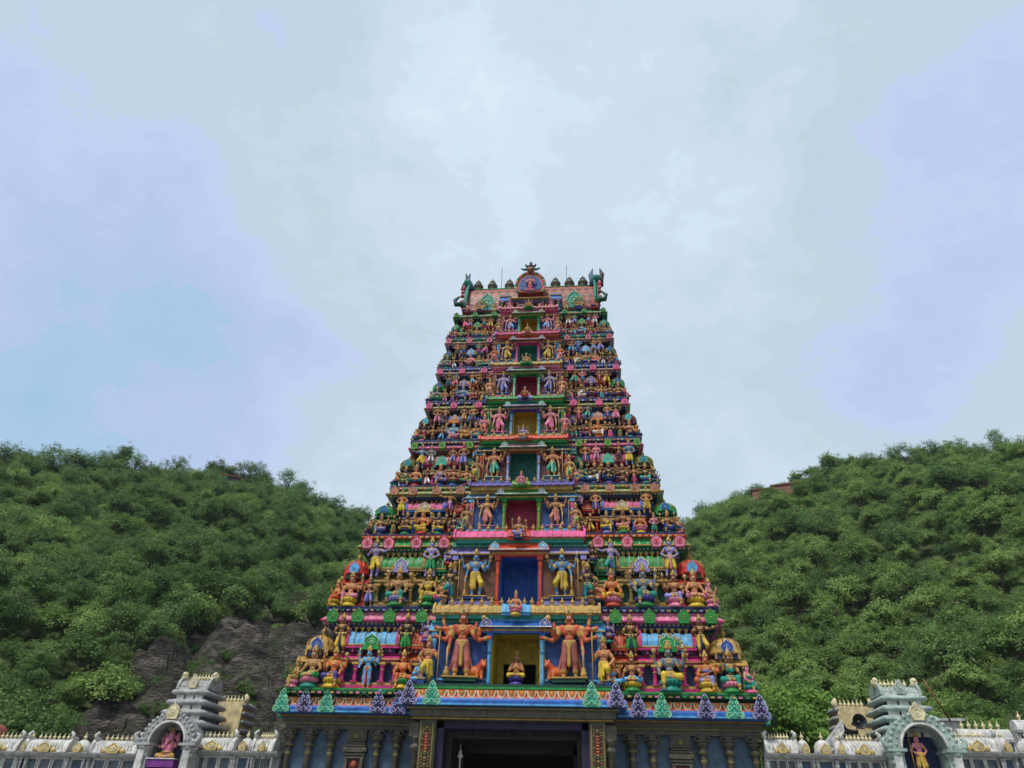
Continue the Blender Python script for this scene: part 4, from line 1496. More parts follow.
def spot(k, s, row, idx, kind, x, y, z, size, rz, skin, cloth, sash, ped, halo=None, flip=None):
    side = 'left' if s < 0 else 'right'
    posture = 'seated' if kind.startswith('sit') else 'standing'
    cw = CLW.get(cloth, cloth)
    if row == 'low': tail = f'{ORD[idx]} {side} of the {TIERNAME[k]} doorway, lower row'
    elif row == 'up': tail = f'{ORD[idx]} {side} of the {TIERNAME[k]} doorway, upper row'
    lab = f'{SKINW[skin]} {posture} statue, {cw} garment, ' + tail
    return statue(kind, (x, yl(y), z), size, rz, skin, cloth, sash, ped, lab, GRP[row], halo=halo, flip=(rs.random() < .5) if flip is None else flip)


SK = ['copper', 'peach', 'tan', 'brown', 'dark brown', 'blue skin', 'green skin', 'grey skin', 'copper', 'peach', 'rose', 'dark skin', 'brown', 'copper']
CL = ['yellow', 'green', 'teal', 'purple', 'deep blue', 'crimson', 'pink', 'rose', 'lavender', 'sky blue', 'maroon', 'turquoise', 'white']
SA = ['red', 'dark green', 'blue', 'purple', 'maroon', 'pink', 'teal', 'navy', 'deep blue']
PD = ['purple', 'deep blue', 'navy', 'maroon', 'dark green', 'rose', 'navy', 'deep teal', 'brown']
UPK = ['stand_hips', 'stand_hips', 'stand_open', 'stand_hips']
LOWK = ['sit_four', 'sit_cross', 'sit_raise', 'sit_veena', 'sit_four', 'sit_cross', 'sit_namaste', 'sit_raise']
# the rows that show largest, written out: (k, side, place) -> kind, skin, cloth, sash, pedestal
FIX = {
    (0, -1, 0): ('sit_namaste', 'sky blue', 'sky blue', 'navy', 'purple'), (0, -1, 1): ('sit_raise', 'orange', 'orange', 'yellow', 'green'), (0, -1, 2): ('stand_arms', 'sky blue', 'sky blue', 'red', 'purple'),
    (0, -1, 3): ('sit_four', 'orange', 'purple', 'yellow', 'yellow'), (0, -1, 4): ('sit_cross', 'tan', 'green', 'teal', 'rose'), (0, -1, 5): ('sit_raise', 'gold', 'goldpaint', 'rose', 'rose'),
    (0, 1, 0): ('sit_raise', 'orange', 'sky blue', 'navy', 'green'), (0, 1, 1): ('sit_cross', 'copper', 'sky blue', 'green', 'yellow'), (0, 1, 2): ('sit_four', 'grey skin', 'yellow', 'teal', 'teal'),
    (0, 1, 3): ('sit_veena', 'orange', 'lavender', 'yellow', 'yellow'), (0, 1, 4): ('sit_raise', 'brown', 'teal', 'green', 'rose'), (0, 1, 5): ('sit_raise', 'rose', 'teal', 'pink', 'teal'),
    (1, -1, 0): ('sit_cross', 'peach', 'pink', 'sky blue', 'blue'), (1, -1, 1): ('sit_raise', 'gold', 'yellow', 'green', 'green'), (1, -1, 2): ('sit_four', 'tan', 'teal', 'green', 'lavender'), (1, -1, 3): ('stand_hips', 'copper', 'lavender', 'purple', 'purple'),
    (1, -1, 4): ('sit_four', 'peach', 'rose', 'yellow', 'yellow'), (1, -1, 5): ('sit_raise', 'orange', 'vermilion', 'yellow', 'yellow'),
    (1, 1, 0): ('sit_veena', 'peach', 'vermilion', 'navy', 'navy'), (1, 1, 1): ('sit_cross', 'orange', 'yellow', 'vermilion', 'rose'), (1, 1, 2): ('sit_four', 'grey skin', 'teal', 'green', 'purple'), (1, 1, 3): ('sit_four', 'copper', 'lavender', 'rose', 'rose'),
    (1, 1, 4): ('sit_cross', 'peach', 'rose', 'yellow', 'yellow'), (1, 1, 5): ('sit_raise', 'rose', 'goldpaint', 'rose', 'rose'),
    (2, -1, 3): ('sit_four', 'orange', 'yellow', 'red', 'yellow'), (2, 1, 3): ('sit_four', 'copper', 'rose', 'green', 'yellow'), (2, -1, 6): ('sit_four', 'tan', 'lavender', 'navy', 'deep blue'), (2, 1, 6): ('sit_four', 'copper', 'deep blue', 'navy', 'deep blue'),
    (2, -1, 2): ('sit_four', 'brown', 'yellow', 'green', 'deep blue'), (2, 1, 2): ('sit_raise', 'tan', 'yellow', 'lavender', 'deep blue'), (2, -1, 4): ('sit_cross', 'brown', 'yellow', 'green', 'navy'), (2, 1, 4): ('sit_cross', 'orange', 'rose', 'yellow', 'rose'),
    (4, -1, 3): ('sit_four', 'sky blue', 'rose', 'navy', 'rose'), (4, 1, 3): ('sit_four', 'orange', 'white', 'red', 'tan'),
}
UFIX = {(0, -1, 0): ('dark skin', 'green', 'green'), (0, -1, 1): ('brown', 'yellow', 'navy'), (0, 1, 0): ('brown', 'green', 'navy'), (0, 1, 1): ('brown', 'yellow', 'navy'),
        (1, -1, 0): ('lavender', 'green', 'teal'), (1, -1, 1): ('lavender', 'yellow', 'yellow'), (1, 1, 0): ('lavender', 'teal', 'purple'), (1, 1, 1): ('lavender', 'yellow', 'rose'),
        (2, -1, 0): ('tan', 'purple', 'rose'), (2, -1, 1): ('peach', 'yellow', 'yellow'), (2, 1, 0): ('peach', 'deep blue', 'rose'), (2, 1, 1): ('peach', 'yellow', 'goldpaint'),
        (3, -1, 0): ('copper', 'lavender', 'blue'), (3, -1, 3): ('blue skin', 'yellow', 'yellow'), (3, 1, 0): ('copper', 'deep blue', 'rose'), (3, 1, 3): ('blue skin', 'yellow', 'yellow')}
GUARD = [('red clay', 'coppery', 'goldpaint', 'dark green'), ('blue skin', 'yellow', 'goldpaint', 'deep blue'), ('tan', 'peach', 'rose', 'deep blue'), ('peach', 'teal', 'mint', 'navy'),
         ('rose', 'rose', 'pink', 'navy'), ('lavender', 'lavender', 'deep blue', 'navy'), ('tan', 'yellow', 'goldpaint', 'navy'), ('rose', 'sky blue', 'rose', 'navy')]
ATT = [('peach', 'yellow', 'yellow'), ('dark skin', 'teal', 'deep blue'), ('tan', 'lime', 'rose'), ('tan', 'yellow', 'teal'), ('rose', 'vermilion', 'rose'), ('peach', 'rose', 'yellow'), ('orange', 'rose', 'vermilion'), ('gold', 'goldpaint', 'rose')]
OVER = [('peach', 'rose', 'yellow'), ('tan', 'lavender', 'navy'), ('rose', 'rose', 'green'), ('lavender', 'goldpaint', 'grey'), ('copper', 'vermilion', 'navy'), ('tan', 'goldpaint', 'green'), ('gold', 'goldpaint', 'pink'), ('tan', 'orange', 'green')]
LOWS = {True: [.02, .19, .435, .67, .82, .925], False: [.02, .14, .285, .435, .585, .71, .83, .925]}
for k in range(8):
    z0, z1, w0, w1, y0 = Z[k], Z[k + 1], W[k], W[k + 1], YF[k]
    h, bw, dh, span = z1 - z0, BW[k], DH[k], W[k] - BW[k]
    t = TIER[k]
    for s in (-1, 1):
        LOWU = LOWS[k < 2]
        last, mid = len(LOWU) - 1, (2 if k < 2 else 3)
        for i, u in enumerate(LOWU):
            key = (k, s, i)
            kind, skin, cloth, sash, ped = FIX.get(key, (rs.choice(LOWK if k < 2 or i not in (1, 4, 5) else ['stand_hips', 'stand_arms', 'sit_cross', 'stand_open', 'sit_four']), rs.choice(SK), rs.choice(CL), rs.choice(SA), rs.choice(PD)))
            big = i == mid
            size = h * (.64 if big else .57) * (1.0 if k < 2 else .93) * rs.uniform(.94, 1.06)
            if kind.startswith('stand'): size = h * (.47 if big else .38)
            if i == 0: size *= .80
            if i == last: size *= .72
            rz = {last: .9 * s, 0: -.15 * s}.get(i, rs.uniform(-.15, .15))
            y = y0 - (.12 if i not in (0, last) else (.22 if i == 0 else .25))
            if k >= 3: y += .05
            x = s * (bw + u * span)
            if i == 0: x = s * (bw + .50 * (h / 4.2))
            spot(k, s, 'low', i, kind, x, y, z0, size, rz, skin, cloth, sash, ped, halo=rs.choice([None, 'goldpaint', t['gab']]) if big else None)
        for i, u in enumerate((.195, .66) if k < 3 else (.19, .31, .56, .67)):
            skin, cloth, sash = UFIX.get((k, s, i), (rs.choice(SK), rs.choice(CL), rs.choice(SA)))
            size = h * (.48 if k < 3 else (.50 if i in (0, 3) else .38)) * rs.uniform(.96, 1.04)
            o = spot(k, s, 'up', i, UPK[(k + i + (s > 0)) % 4], s * (bw + u * span), y0 + (.02 if k < 3 or i in (0, 3) else -.06), z0 + (.40 if k < 3 or i in (0, 3) else .46) * h, size, rs.uniform(-.12, .12), skin, cloth, sash, 'navy')
        # small seated figure beside the bay, high up
        skin, cloth = (('lavender', 'purple') if k == 0 else (rs.choice(SK), rs.choice(CL)))
        spot(k, s, 'up', 4, 'sit_raise', s * (bw + .045 * span), y0 - .02, z0 + .55 * h, h * .36, 0, skin, cloth, rs.choice(SA), rs.choice(PD)).__setitem__('label', f"small {SKINW[skin]} seated statue in {CLW.get(cloth, cloth)}, high beside the {side if 0 else ('left' if s < 0 else 'right')} of {TIERNAME[k]} doorway")
        side = 'left' if s < 0 else 'right'
        skin, cloth, sash, ped = GUARD[k]
        kind = 'great_guard' if k == 0 else 'stand_guard'
        gx = s * (dh + .5 * (bw - dh) + (.02 if k else -.05))
        gs = h * (.79 if k == 0 else .59)
        statue(kind, (gx, yl(y0 - .55 if k else y0 - .66), z0 + .065 * h + .05 * gs), gs, -.08 * s, skin, cloth, sash, ped,
               f"{SKINW[skin]} door guardian in {CLW.get(cloth, cloth)} leaning on a club, {side} of the {TIERNAME[k]} doorway" if k else f"large many-armed guardian in copper pink with orange lion, {side} of the lowest storey doorway",
               GRP['guard'], 'statue', flip=s > 0, name='guardian_statue')
        skin, cloth, sash = ATT[k]
        statue('stand_spear', (s * (bw + .05), yl(y0 - .72), z0 + .0 * h), h * (.56 if k == 0 else .50), -.2 * s, skin, cloth, sash, t['bay'],
               f"{SKINW[skin]} attendant in {CLW.get(cloth, cloth)} with spear and raised foot, {side} edge of {TIERNAME[k]} doorway bay", GRP['att'], flip=s < 0, name='attendant_statue')
    skin, cloth, sash = OVER[k]
    statue(('sit_cross', 'sit_four')[k % 2], (0, yl(y0 - 1.0), z0 + .81 * h), h * .36, 0, skin, cloth, sash, cloth,
           f"{SKINW[skin]} seated statue in {CLW.get(cloth, cloth)} on the roof centred over the {TIERNAME[k]} doorway", GRP['over'])
# inside the lowest doorway
statue('sit_namaste', (0, yl(.2), 8.53), 2.1, 0, 'peach', 'yellow', 'purple', 'purple', 'small peach seated statue in yellow sitting inside the lowest yellow doorway', 'statues inside doorways and arches', halo=None)
# roof figures
zr = Z[8]
for s in (-1, 1):
    side = 'left' if s < 0 else 'right'
    statue('stand_hips', (s * 1.55, yl(YF[8] - .2), zr + .17), 1.25, 0, 'rose', 'rose', 'pink', 'navy', f'pink standing statue {side} of the small green roof window at the tower top', 'roof statues of the tower')
    for x, kd, sk, cl in ((2.75, 'stand_hips', 'tan', 'yellow'), (3.75, 'sit_four', 'tan', 'goldpaint'), (4.9, 'sit_raise', 'rose', 'vermilion')):
        statue(kd, (s * x, yl(YF[8] - .12), zr + .1), 1.05 if kd == 'stand_hips' else 1.45, 0, sk, cl, rs.choice(SA), 'deep blue',
               f"{SKINW[sk]} {'standing' if kd == 'stand_hips' else 'seated'} statue in {CLW.get(cl, cl)} under the {side} slope of the scaled roof", 'roof statues of the tower', halo='green' if x == 3.75 else None)
statue('sit_cross', (0, yl(YF[8] - .1), zr + .17), 1.35, 0, 'copper', 'red', 'green', 'green', 'copper seated statue in red framed by the small roof window', 'roof statues of the tower')
statue('stand_arms', (0, TY + ya - .25, cz - .75), 1.45, 0, 'rose', 'red', 'rose', 'rose', 'pink standing statue in red before the blue flame arch on the roof', 'roof statues of the tower')

# ------------------------------------------------------------------ compound walls with vaulted copings
WY = 40.0


def wall_run(x0, x1, zc, mods, yw, label, dome=None, back=False, slope=0.0):
    """mods: list of (x centre, half width, kind) where kind is vault / small; zc = level of the eave at x0"""
    root = empty('compound_wall', ((x0 + x1) / 2, yw, 0))
    tag(root, label, 'wall')
    ox = (x0 + x1) / 2
    mb = MB()
    mb.box(x0 - ox, x1 - ox, .35, .9, 0, zc - .12, 'wall grey')
    mb.box(x0 - ox, x1 - ox, .05, .9, 0, zc - 1.25, 'wall white')
    mb.box(x0 - ox, x1 - ox, .0, .9, zc - 1.25, zc - 1.12, 'ivory')
    mb.build('wall', root)
    mb = MB()
    pr = [(.9, zc - .16), (.0, zc - .16), (-.12, zc - .12), (-.22, zc - .02), (-.24, zc + .04), (-.10, zc + .07), (.9, zc + .07)]
    mb.profx(pr[::-1], x0 - ox, x1 - ox, 'wall grey')
    mb.build('eave', root)
    for (cx, hw, kind) in mods:
        c = cx - ox
        if kind == 'vault':
            mb = MB()
            pr = [(.35 - .50 * math.cos(PI * q / 10), zc + .07 + .62 * math.sin(PI * q / 10)) for q in range(11)]
            mb.profx(pr[::-1], c - hw * .92, c + hw * .92, 'wall white')
            for i in range(int(hw * 10)):      # lattice relief
                xx = c - hw * .85 + 1.7 * hw * i / int(hw * 10)
                for q in (-1, 1): mb.tube([(xx + q * .12 * j / 3, .35 - .515 * math.cos(PI * (.08 + .13 * j)), zc + .07 + .635 * math.sin(PI * (.08 + .13 * j))) for j in range(4)], .014, 'wall white', 4)
            for s in (-1, 1):
                pe = [(.35 - .57 * math.cos(PI * q / 10), zc + .06 + .74 * math.sin(PI * q / 10)) for q in range(11)]
                a = c + s * hw * .92
                mb.profx(pe[::-1], min(a, a + s * .10), max(a, a + s * .10), 'wall white')
                mb.tube([(a + s * .05, .1, zc + .72), (a + s * .10, .05, zc + .92), (a - s * .02, .05, zc + 1.02), (a - s * .06, .05, zc + .92)], [.12, .10, .07, .04], 'wall white', 6)
                mb.tube([(a + s * .11, y_, z_) for y_, z_ in pe[:7]], .04, 'wall white', 5)
            mb.build('vault', root)
            mb = MB()
            gable(mb, c, -.26, zc + .05, hw * .55, .50, 'pale gold', 'ivory', .2)
            for s in (-1, 1): mb.ball((c + s * hw * .38, -.18, zc + .16), (hw * .16, .06, .12), 'pale gold', 6, 4)
            mb.build('gable', root)
            me = mesh_of('coping_finial', lambda m_: m_.lathe(finial_prof(1), (0, 0, 0), 'cream', 7))
            for x in lin_(c - hw * .74, c + hw * .74, 7): put('finial', me, root, (x, .35, zc + .66), sc=(.30, .30, .34))
        else:
            mb = MB()
            mb.lathe([(hw * .9, 0), (hw * 1.05, .08), (hw * .95, .22), (hw * .98, .32), (hw * .7, .52), (hw * .3, .62)], (c, .32, zc + .07), 'wall white', 10, .8)
            mb.build('dome', root)
            mb = MB()
            gable(mb, c, -.22, zc + .06, hw * 1.0, .46, 'pale gold', 'ivory', .25)
            mb.build('gable', root)
            put('finial', mesh_of('coping_finial', lambda m_: m_.lathe(finial_prof(1), (0, 0, 0), 'cream', 7)), root, (c, .32, zc + .66), sc=(.34, .34, .40))
        # windows under the eave
        n = 3 if kind == 'vault' else 1
        for x in lin_(c - hw * .92, c + hw * .92, n):
            hw2 = hw * .92 / n * .74
            mb = MB()
            mb.box(x - hw2, x + hw2, .28, .34, zc - 1.08, zc - .2, 'panel grey' if kind == 'vault' else 'slate')
            for s in (-1, 1):
                mb.box(x + s * hw2, x + s * (hw2 + .07), .16, .35, zc - 1.12, zc - .16, 'wall white')
            mb.box(x - hw2, x + hw2, .18, .35, zc - .24, zc - .16, 'wall white')
            mb.box(x - hw2, x + hw2, .14, .35, zc - 1.12, zc - 1.06, 'ivory')
            mb.build('window', root)
        for s in (-1, 1):
            mb = MB()
            xx = c + s * hw * 1.02
            mb.lathe([(.07, 0), (.05, .1), (.055, .6), (.09, .72), (.06, .76), (.11, .88), (.11, .93)], (xx, .06, zc - 1.10), 'wall grey', 7)
            mb.build('baluster', root)
    return root


wall_run(-32.0, -18.9, 4.98, [(-31.6, .3, 'small'), (-30.2, .9, 'vault'), (-28.75, .38, 'small'), (-27.0, 1.15, 'vault'), (-25.5, .22, 'small'), (-24.3, 1.22, 'vault'), (-22.55, .42, 'small'), (-20.55, 1.28, 'vault')], WY, 'grey white compound wall with gold finials running left of the arched pink shrine')
wall_run(-16.0, -11.9, 5.22, [(-15.35, 1.1, 'vault'), (-13.75, .36, 'small'), (-12.7, .5, 'vault')], WY, 'short white compound wall between the left shrine and the tower base')
wall_run(11.98, 17.55, 5.62, [(12.75, .68, 'vault'), (13.85, .30, 'small'), (14.75, .42, 'small'), (15.5, .26, 'small'), (16.5, .85, 'vault')], WY, 'short white compound wall between the tower base and the right shrine')
wall_run(20.5, 31.0, 5.86, [(21.6, .98, 'vault'), (22.95, .26, 'small'), (24.1, .55, 'small'), (26.0, 1.1, 'vault'), (27.6, .3, 'small'), (29.3, 1.1, 'vault')], WY, 'white compound wall with gold finials running right of the green arched shrine')


def shrine(cx, zb, ztop, hw, yw, body, trim, label, inner, gold='cream', stat=None):
    root = empty('arched_shrine', (cx, yw, 0))
    tag(root, label, 'shrine')
    hh = ztop - zb                         # zb: level of the arch springing
    mb = MB()
    for s in (-1, 1):
        mb.box(s * hw * .64, s * hw * .98, -.35, 1.5, 0, zb, body)
    mb.box(-hw * .8, hw * .8, .72, 1.2, 0, zb + hw * .72, inner)
    mb.box(-hw * .90, hw * .90, 1.2, 2.8, 0, zb + .24 * hh, body)
    mb.box(-hw * .64, hw * .64, -.1, .76, 0, zb - 1.15, 'wall grey')
    mb.build('wall', root)
    for s in (-1, 1):
        mb = MB()
        x = s * hw * .86
        mb.box(x - .17, x + .17, -.52, -.34, 0, zb - .1, trim)
        mb.lathe([(.17, -.35), (.30, -.2), (.34, -.05), (.24, .02), (.36, .14), (.42, .26), (.40, .32)], (x, -.2, zb - .35), body, 9)
        mb.box(x - .42, x + .42, -.62, .7, zb - .03, zb + .10, body)
        mb.build('pillar', root)
    mb = MB()                              # horseshoe arch front
    n = 18
    ri, ro = hw * .66, hw * 1.0
    for i in range(n):
        a0, a1 = PI * i / n, PI * (i + 1) / n
        q = [(ri * math.cos(a0), zb + .1 + ri * 1.05 * math.sin(a0)), (ro * math.cos(a0), zb + .1 + ro * 1.0 * math.sin(a0)), (ro * math.cos(a1), zb + .1 + ro * 1.0 * math.sin(a1)), (ri * math.cos(a1), zb + .1 + ri * 1.05 * math.sin(a1))]
        mb.prism(q, -.45, .8, body)
        a = (a0 + a1) / 2
        mb.ball((ro * .99 * math.cos(a), -.42, zb + .1 + ro * .99 * math.sin(a)), (.11, .10, .11), body, 6, 4)
    arc = [(ri * 1.03 * math.cos(PI * i / 24), -.47, zb + .1 + ri * 1.08 * math.sin(PI * i / 24)) for i in range(25)]
    mb.tube(arc, .06, trim, 6)
    arc = [((ri + ro) / 2 * math.cos(PI * i / 24), -.47, zb + .1 + (ri + ro) / 2 * 1.02 * math.sin(PI * i / 24)) for i in range(25)]
    for i, p in enumerate(arc):
        if i % 2: mb.ball(p, (.07, .05, .07), body, 5, 4)
    for s in (-1, 1):
        mb.tube([(s * ro * .98, -.40, zb + .1), (s * (ro + .25), -.45, zb + .22), (s * (ro + .30), -.45, zb + .48), (s * (ro + .12), -.45, zb + .55)], [.16, .15, .11, .06], body, 7)
    mb.build('arch', root)
    mb = MB()
    za = zb + .1 + ro
    gable(mb, 0, -.55, za - .30, .62, .80, gold, 'ivory', .25)
    mb.build('crest', root)
    # stepped roof courses behind the arch
    zs = zb + .22 * hh
    steps = 4
    top_ = zb + .80 * hh
    ys = .6
    for i in range(steps):
        mb = MB()
        a = zs + (top_ - zs) * i / steps
        sh = (top_ - zs) / steps
        w_ = hw * (.90 - .075 * i)
        mb.ring(w_ - .22, ys + .10 * i, ys + 2.4 - .1 * i, [(0, a), (.02, a + sh * .34)], inner if inner != 'violet' else 'slate')
        mb.ring(w_ - .22, ys + .10 * i, ys + 2.4 - .1 * i, [(.0, a + sh * .34), (.14, a + sh * .38), (.26, a + sh * .52), (.28, a + sh * .70), (.20, a + sh * .90), (.04, a + sh * 1.0)], body, True)
        for x in (-.55, 0, .55):
            mb.box((x - .22) * w_, (x + .22) * w_, .0 + ys - .13 + .10 * i, ys + .15 + .1 * i, a, a + sh * .45, trim)
        mb.build('course', root)
    w_ = hw * .56
    mb = MB()
    pr = [(ys + 1.1 - .75 * math.cos(PI * q / 12), top_ + .02 + (ztop - top_ - .18) * math.sin(PI * q / 12) ** .8) for q in range(13)]
    mb.profx(pr[::-1], -w_, w_, body)
    mb.box(-w_ * 1.08, w_ * 1.08, ys + .3, ys + 1.9, top_ - .0, top_ + .10, trim)
    gable(mb, 0, ys + .2, top_ + .06, w_ * .55, ztop - top_, gold if body == 'wall white' or body == 'wall grey' else body, trim, .3)
    for i in range(12):
        xx = -w_ * .9 + 1.8 * w_ * i / 12
        mb.tube([(xx, ys + .34, top_ + .1), (xx + .12, ys + .45, top_ + .36), (xx + .2, ys + .7, ztop - .25)], .02, trim, 4)
    for s in (-1, 1):
        mb.profx([(ys + 1.1 - .85 * math.cos(PI * q / 12), top_ + .02 + (ztop - top_ + .0) * math.sin(PI * q / 12) ** .8) for q in range(13)][::-1], min(s * w_, s * (w_ + .14)), max(s * w_, s * (w_ + .14)), body)
        mb.tube([(s * (w_ + .05), ys + .9, ztop - .2), (s * (w_ + .12), ys + .85, ztop + .05), (s * (w_ + .02), ys + .8, ztop + .2)], [.2, .18, .12], gold, 7)
        mb.ball((s * (w_ + .10), ys + .75, ztop + .12), (.14, .12, .12), gold, 6, 4)
    mb.build('barrel_roof', root)
    for x in lin_(-w_ * .8, w_ * .8, 7): put('finial', mesh_of('coping_finial', lambda m_: m_.lathe(finial_prof(1), (0, 0, 0), 'cream', 7)), root, (x, ys + 1.1, ztop - .19), sc=(.36, .36, .42))
    return root


shrine(-17.4, 5.40, 8.95, 1.38, WY - .5, 'wall grey', 'wall white', 'grey arched shrine with stepped roof holding the pink elephant-headed statue', 'slate')
shrine(18.95, 5.78, 9.05, 1.50, WY - .5, 'wall teal', 'wall white', 'pale green arched shrine with stepped roof, dark niche behind a standing statue', 'navy')
o = statue('stand_hips', (18.85, WY - .40, 4.82), 1.75, .1, 'rose', 'goldpaint', 'yellow', 'sky blue', 'pink standing statue in golden garment with a spear in the pale green shrine', 'statues inside doorways and arches')
put('spear', mesh_of('spear', mk_spear), o, (-.27, -.08, 0))

# the elephant-headed seated statue
gp = []
S_ = 'rose'
gp += [(V3(0, -.02, .26), V3(0, -.05, .36), .20, .19, S_), (V3(-.10, 0, .50), V3(.10, 0, .50), .12, .12, S_), (V3(0, -.04, .72), V3(0, -.02, .82), .135, .125, S_)]
tr = [(0, -.16, .70), (-.01, -.23, .60), (-.02, -.25, .49), (-.05, -.26, .40), (-.12, -.27, .37), (-.15, -.27, .42)]
for a, b, r in zip(tr, tr[1:], (.065, .056, .048, .042, .036)): gp.append((V3(*a), V3(*b), r, r - .006, S_))
for s in (-1, 1):
    for j in range(4): gp.append((V3(s * .13, .02, .76), V3(s * (.27 + .02 * (j in (1, 2))), .03, .88 - .09 * j), .035, .034, S_))
    gp.append((V3(s * .06, -.17, .66), V3(s * .075, -.24, .60), .018, .008, 'white'))
    gp.append((V3(s * .062, -.150, .775), V3(s * .066, -.150, .775), .019, .019, 'white'))
    gp.append((V3(s * .064, -.166, .775), V3(s * .065, -.167, .775), .010, .010, 'black'))
    arm(gp, .27, s, (.29, -.06, .14), (.26, -.20, .10), (0, -.6, .6), sh=(.19, 0, .26), key=S_)
    arm(gp, .27, s, (.32, .02, .22), (.33, -.02, .40), (0, -.1, 1), sh=(.17, .03, .27), fist=True, key=S_)
    kn, an = V3(s * .30, -.20, .10), V3(-s * .06, -.30 - .02 * (s > 0), .06)
    gp.append((V3(s * .1, -.02, .14), kn, .105, .08, 'goldpaint'))
    gp.append((kn, an, .075, .05, 'goldpaint'))
    gp.append((an, an + V3(-s * .08, -.03, 0), .04, .03, S_))
for a, b in (((-.10, -.13, .56), (0, -.215, .44)), ((0, -.215, .44), (.10, -.13, .56)), ((-.17, -.15, .24), (.0, -.235, .22)), ((.0, -.235, .22), (.17, -.15, .24))): gp.append((V3(*a), V3(*b), .02, .02, 'goldpaint'))
root = empty('elephant_headed_statue', (-17.55, WY - .25, 4.82), 0, 1.35)
tag(root, 'pink elephant-headed seated statue with golden crown on a purple plinth in the grey arch', 'statue', 'statues inside doorways and arches')
put('body', sdf_mesh('elephant_headed_body', gp, .0125, .03), root)
put('crown', mesh_of('crown', mk_crown), root, (0, 0, .92), sc=(1.5, 1.5, 1.25))
mb = MB()
mb.box(-.52, .52, -.42, .3, -.30, -.03, 'violet')
mb.box(-.56, .56, -.46, .32, -.03, .0, 'white')
mb.build('plinth', root)


# plain-backed shrine towers behind the wall
def plain_tower(cx, z0_, z1_, hb, ht, yw, lean, label, mside):
    root = empty('plain_shrine_tower', (cx, yw, 0))
    tag(root, label, 'shrine tower')
    mb = MB()
    vs_ = [(-hb, 0, 0), (hb, 0, 0), (hb, 2.4, 0), (-hb, 2.4, 0), (-hb, 0, z0_), (hb, 0, z0_), (hb, 2.4, z0_), (-hb, 2.4, z0_), (-ht + lean, .35, z1_), (ht + lean, .35, z1_), (ht + lean, 2.0, z1_), (-ht + lean, 2.0, z1_)]
    mb.add(vs_, [(0, 1, 5, 4), (1, 2, 6, 5), (2, 3, 7, 6), (3, 0, 4, 7), (4, 5, 9, 8), (5, 6, 10, 9), (6, 7, 11, 10), (7, 4, 8, 11), (8, 9, 10, 11)], 'beige')
    mb.build('wall', root)
    for s in (-1, 1):
        for i in range(5):
            f = (i + .3) / 5
            x = s * (hb + (ht - hb) * f) + lean * f
            zz = z0_ + (z1_ - z0_) * f
            mb = MB()
            mb.lathe([(.02, 0), (.14, .05), (.18, .14), (.15, .24), (.05, .30)], (x, 1.2, zz), 'wall grey', 10, 5.5)
            mb.build('moulding', root)
        mb = MB()
        x = s * ht + lean
        mb.tube([(x, .6, z1_ - .1), (x + s * .08, .55, z1_ + .22), (x - s * .02, .5, z1_ + .40)], [.18, .15, .07], 'cream', 7)
        mb.build('horn', root)
    for x in lin_(-ht * .75 + lean, ht * .75 + lean, 6): put('finial', mesh_of('coping_finial', lambda m_: m_.lathe(finial_prof(1), (0, 0, 0), 'cream', 7)), root, (x, .8, z1_ - .02), sc=(.34, .34, .42))


plain_tower(-16.75, 5.9, 8.10, 1.12, .86, 43, .15, 'beige flat-backed shrine tower behind the left wall with a loudspeaker on it', -1)
plain_tower(17.55, 6.2, 8.32, 1.05, .86, 43, -.0, 'beige flat-backed shrine tower behind the right wall beside two loudspeakers', 1)


def horn_speaker(loc, rz, label, post):
    root = empty('loudspeaker', loc, rz)
    tag(root, label, 'loudspeaker', 'horn loudspeakers above the compound wall')
    mb = MB(Matrix.Rotation(R(90), 4, 'X'))
    mb.lathe([(.10, -.55), (.11, -.25), (.13, -.1), (.20, .12), (.34, .30), (.37, .31), (.36, .28), (.2, .08), (.05, .02)], (0, 0, 0), 'iron', 18)
    mb.build('horn', root)
    mb = MB(Matrix.Rotation(R(90), 4, 'X'))
    mb.lathe([(.02, .0), (.07, .08), (.06, .18), (.02, .22)], (0, 0, 0), 'grey', 8)
    mb.build('driver', root)
    mb = MB()
    mb.tube([(0, .2, -.1), (0, .22, -post)], .03, 'grey', 6)
    mb.box(-.08, .08, .1, .3, -.16, -.08, 'iron')
    mb.build('bracket', root)


horn_speaker((-16.75, 42.45, 6.98), .1, 'dark horn loudspeaker on a post before the left beige shrine tower', 1.6)
horn_speaker((17.25, 42.4, 7.42), .1, 'dark round horn loudspeaker facing outward before the right beige shrine tower', 1.6)
horn_speaker((16.62, 42.2, 6.95), -1.25, 'rust brown loudspeaker turned sideways, lower of the two on the right', 1.1)

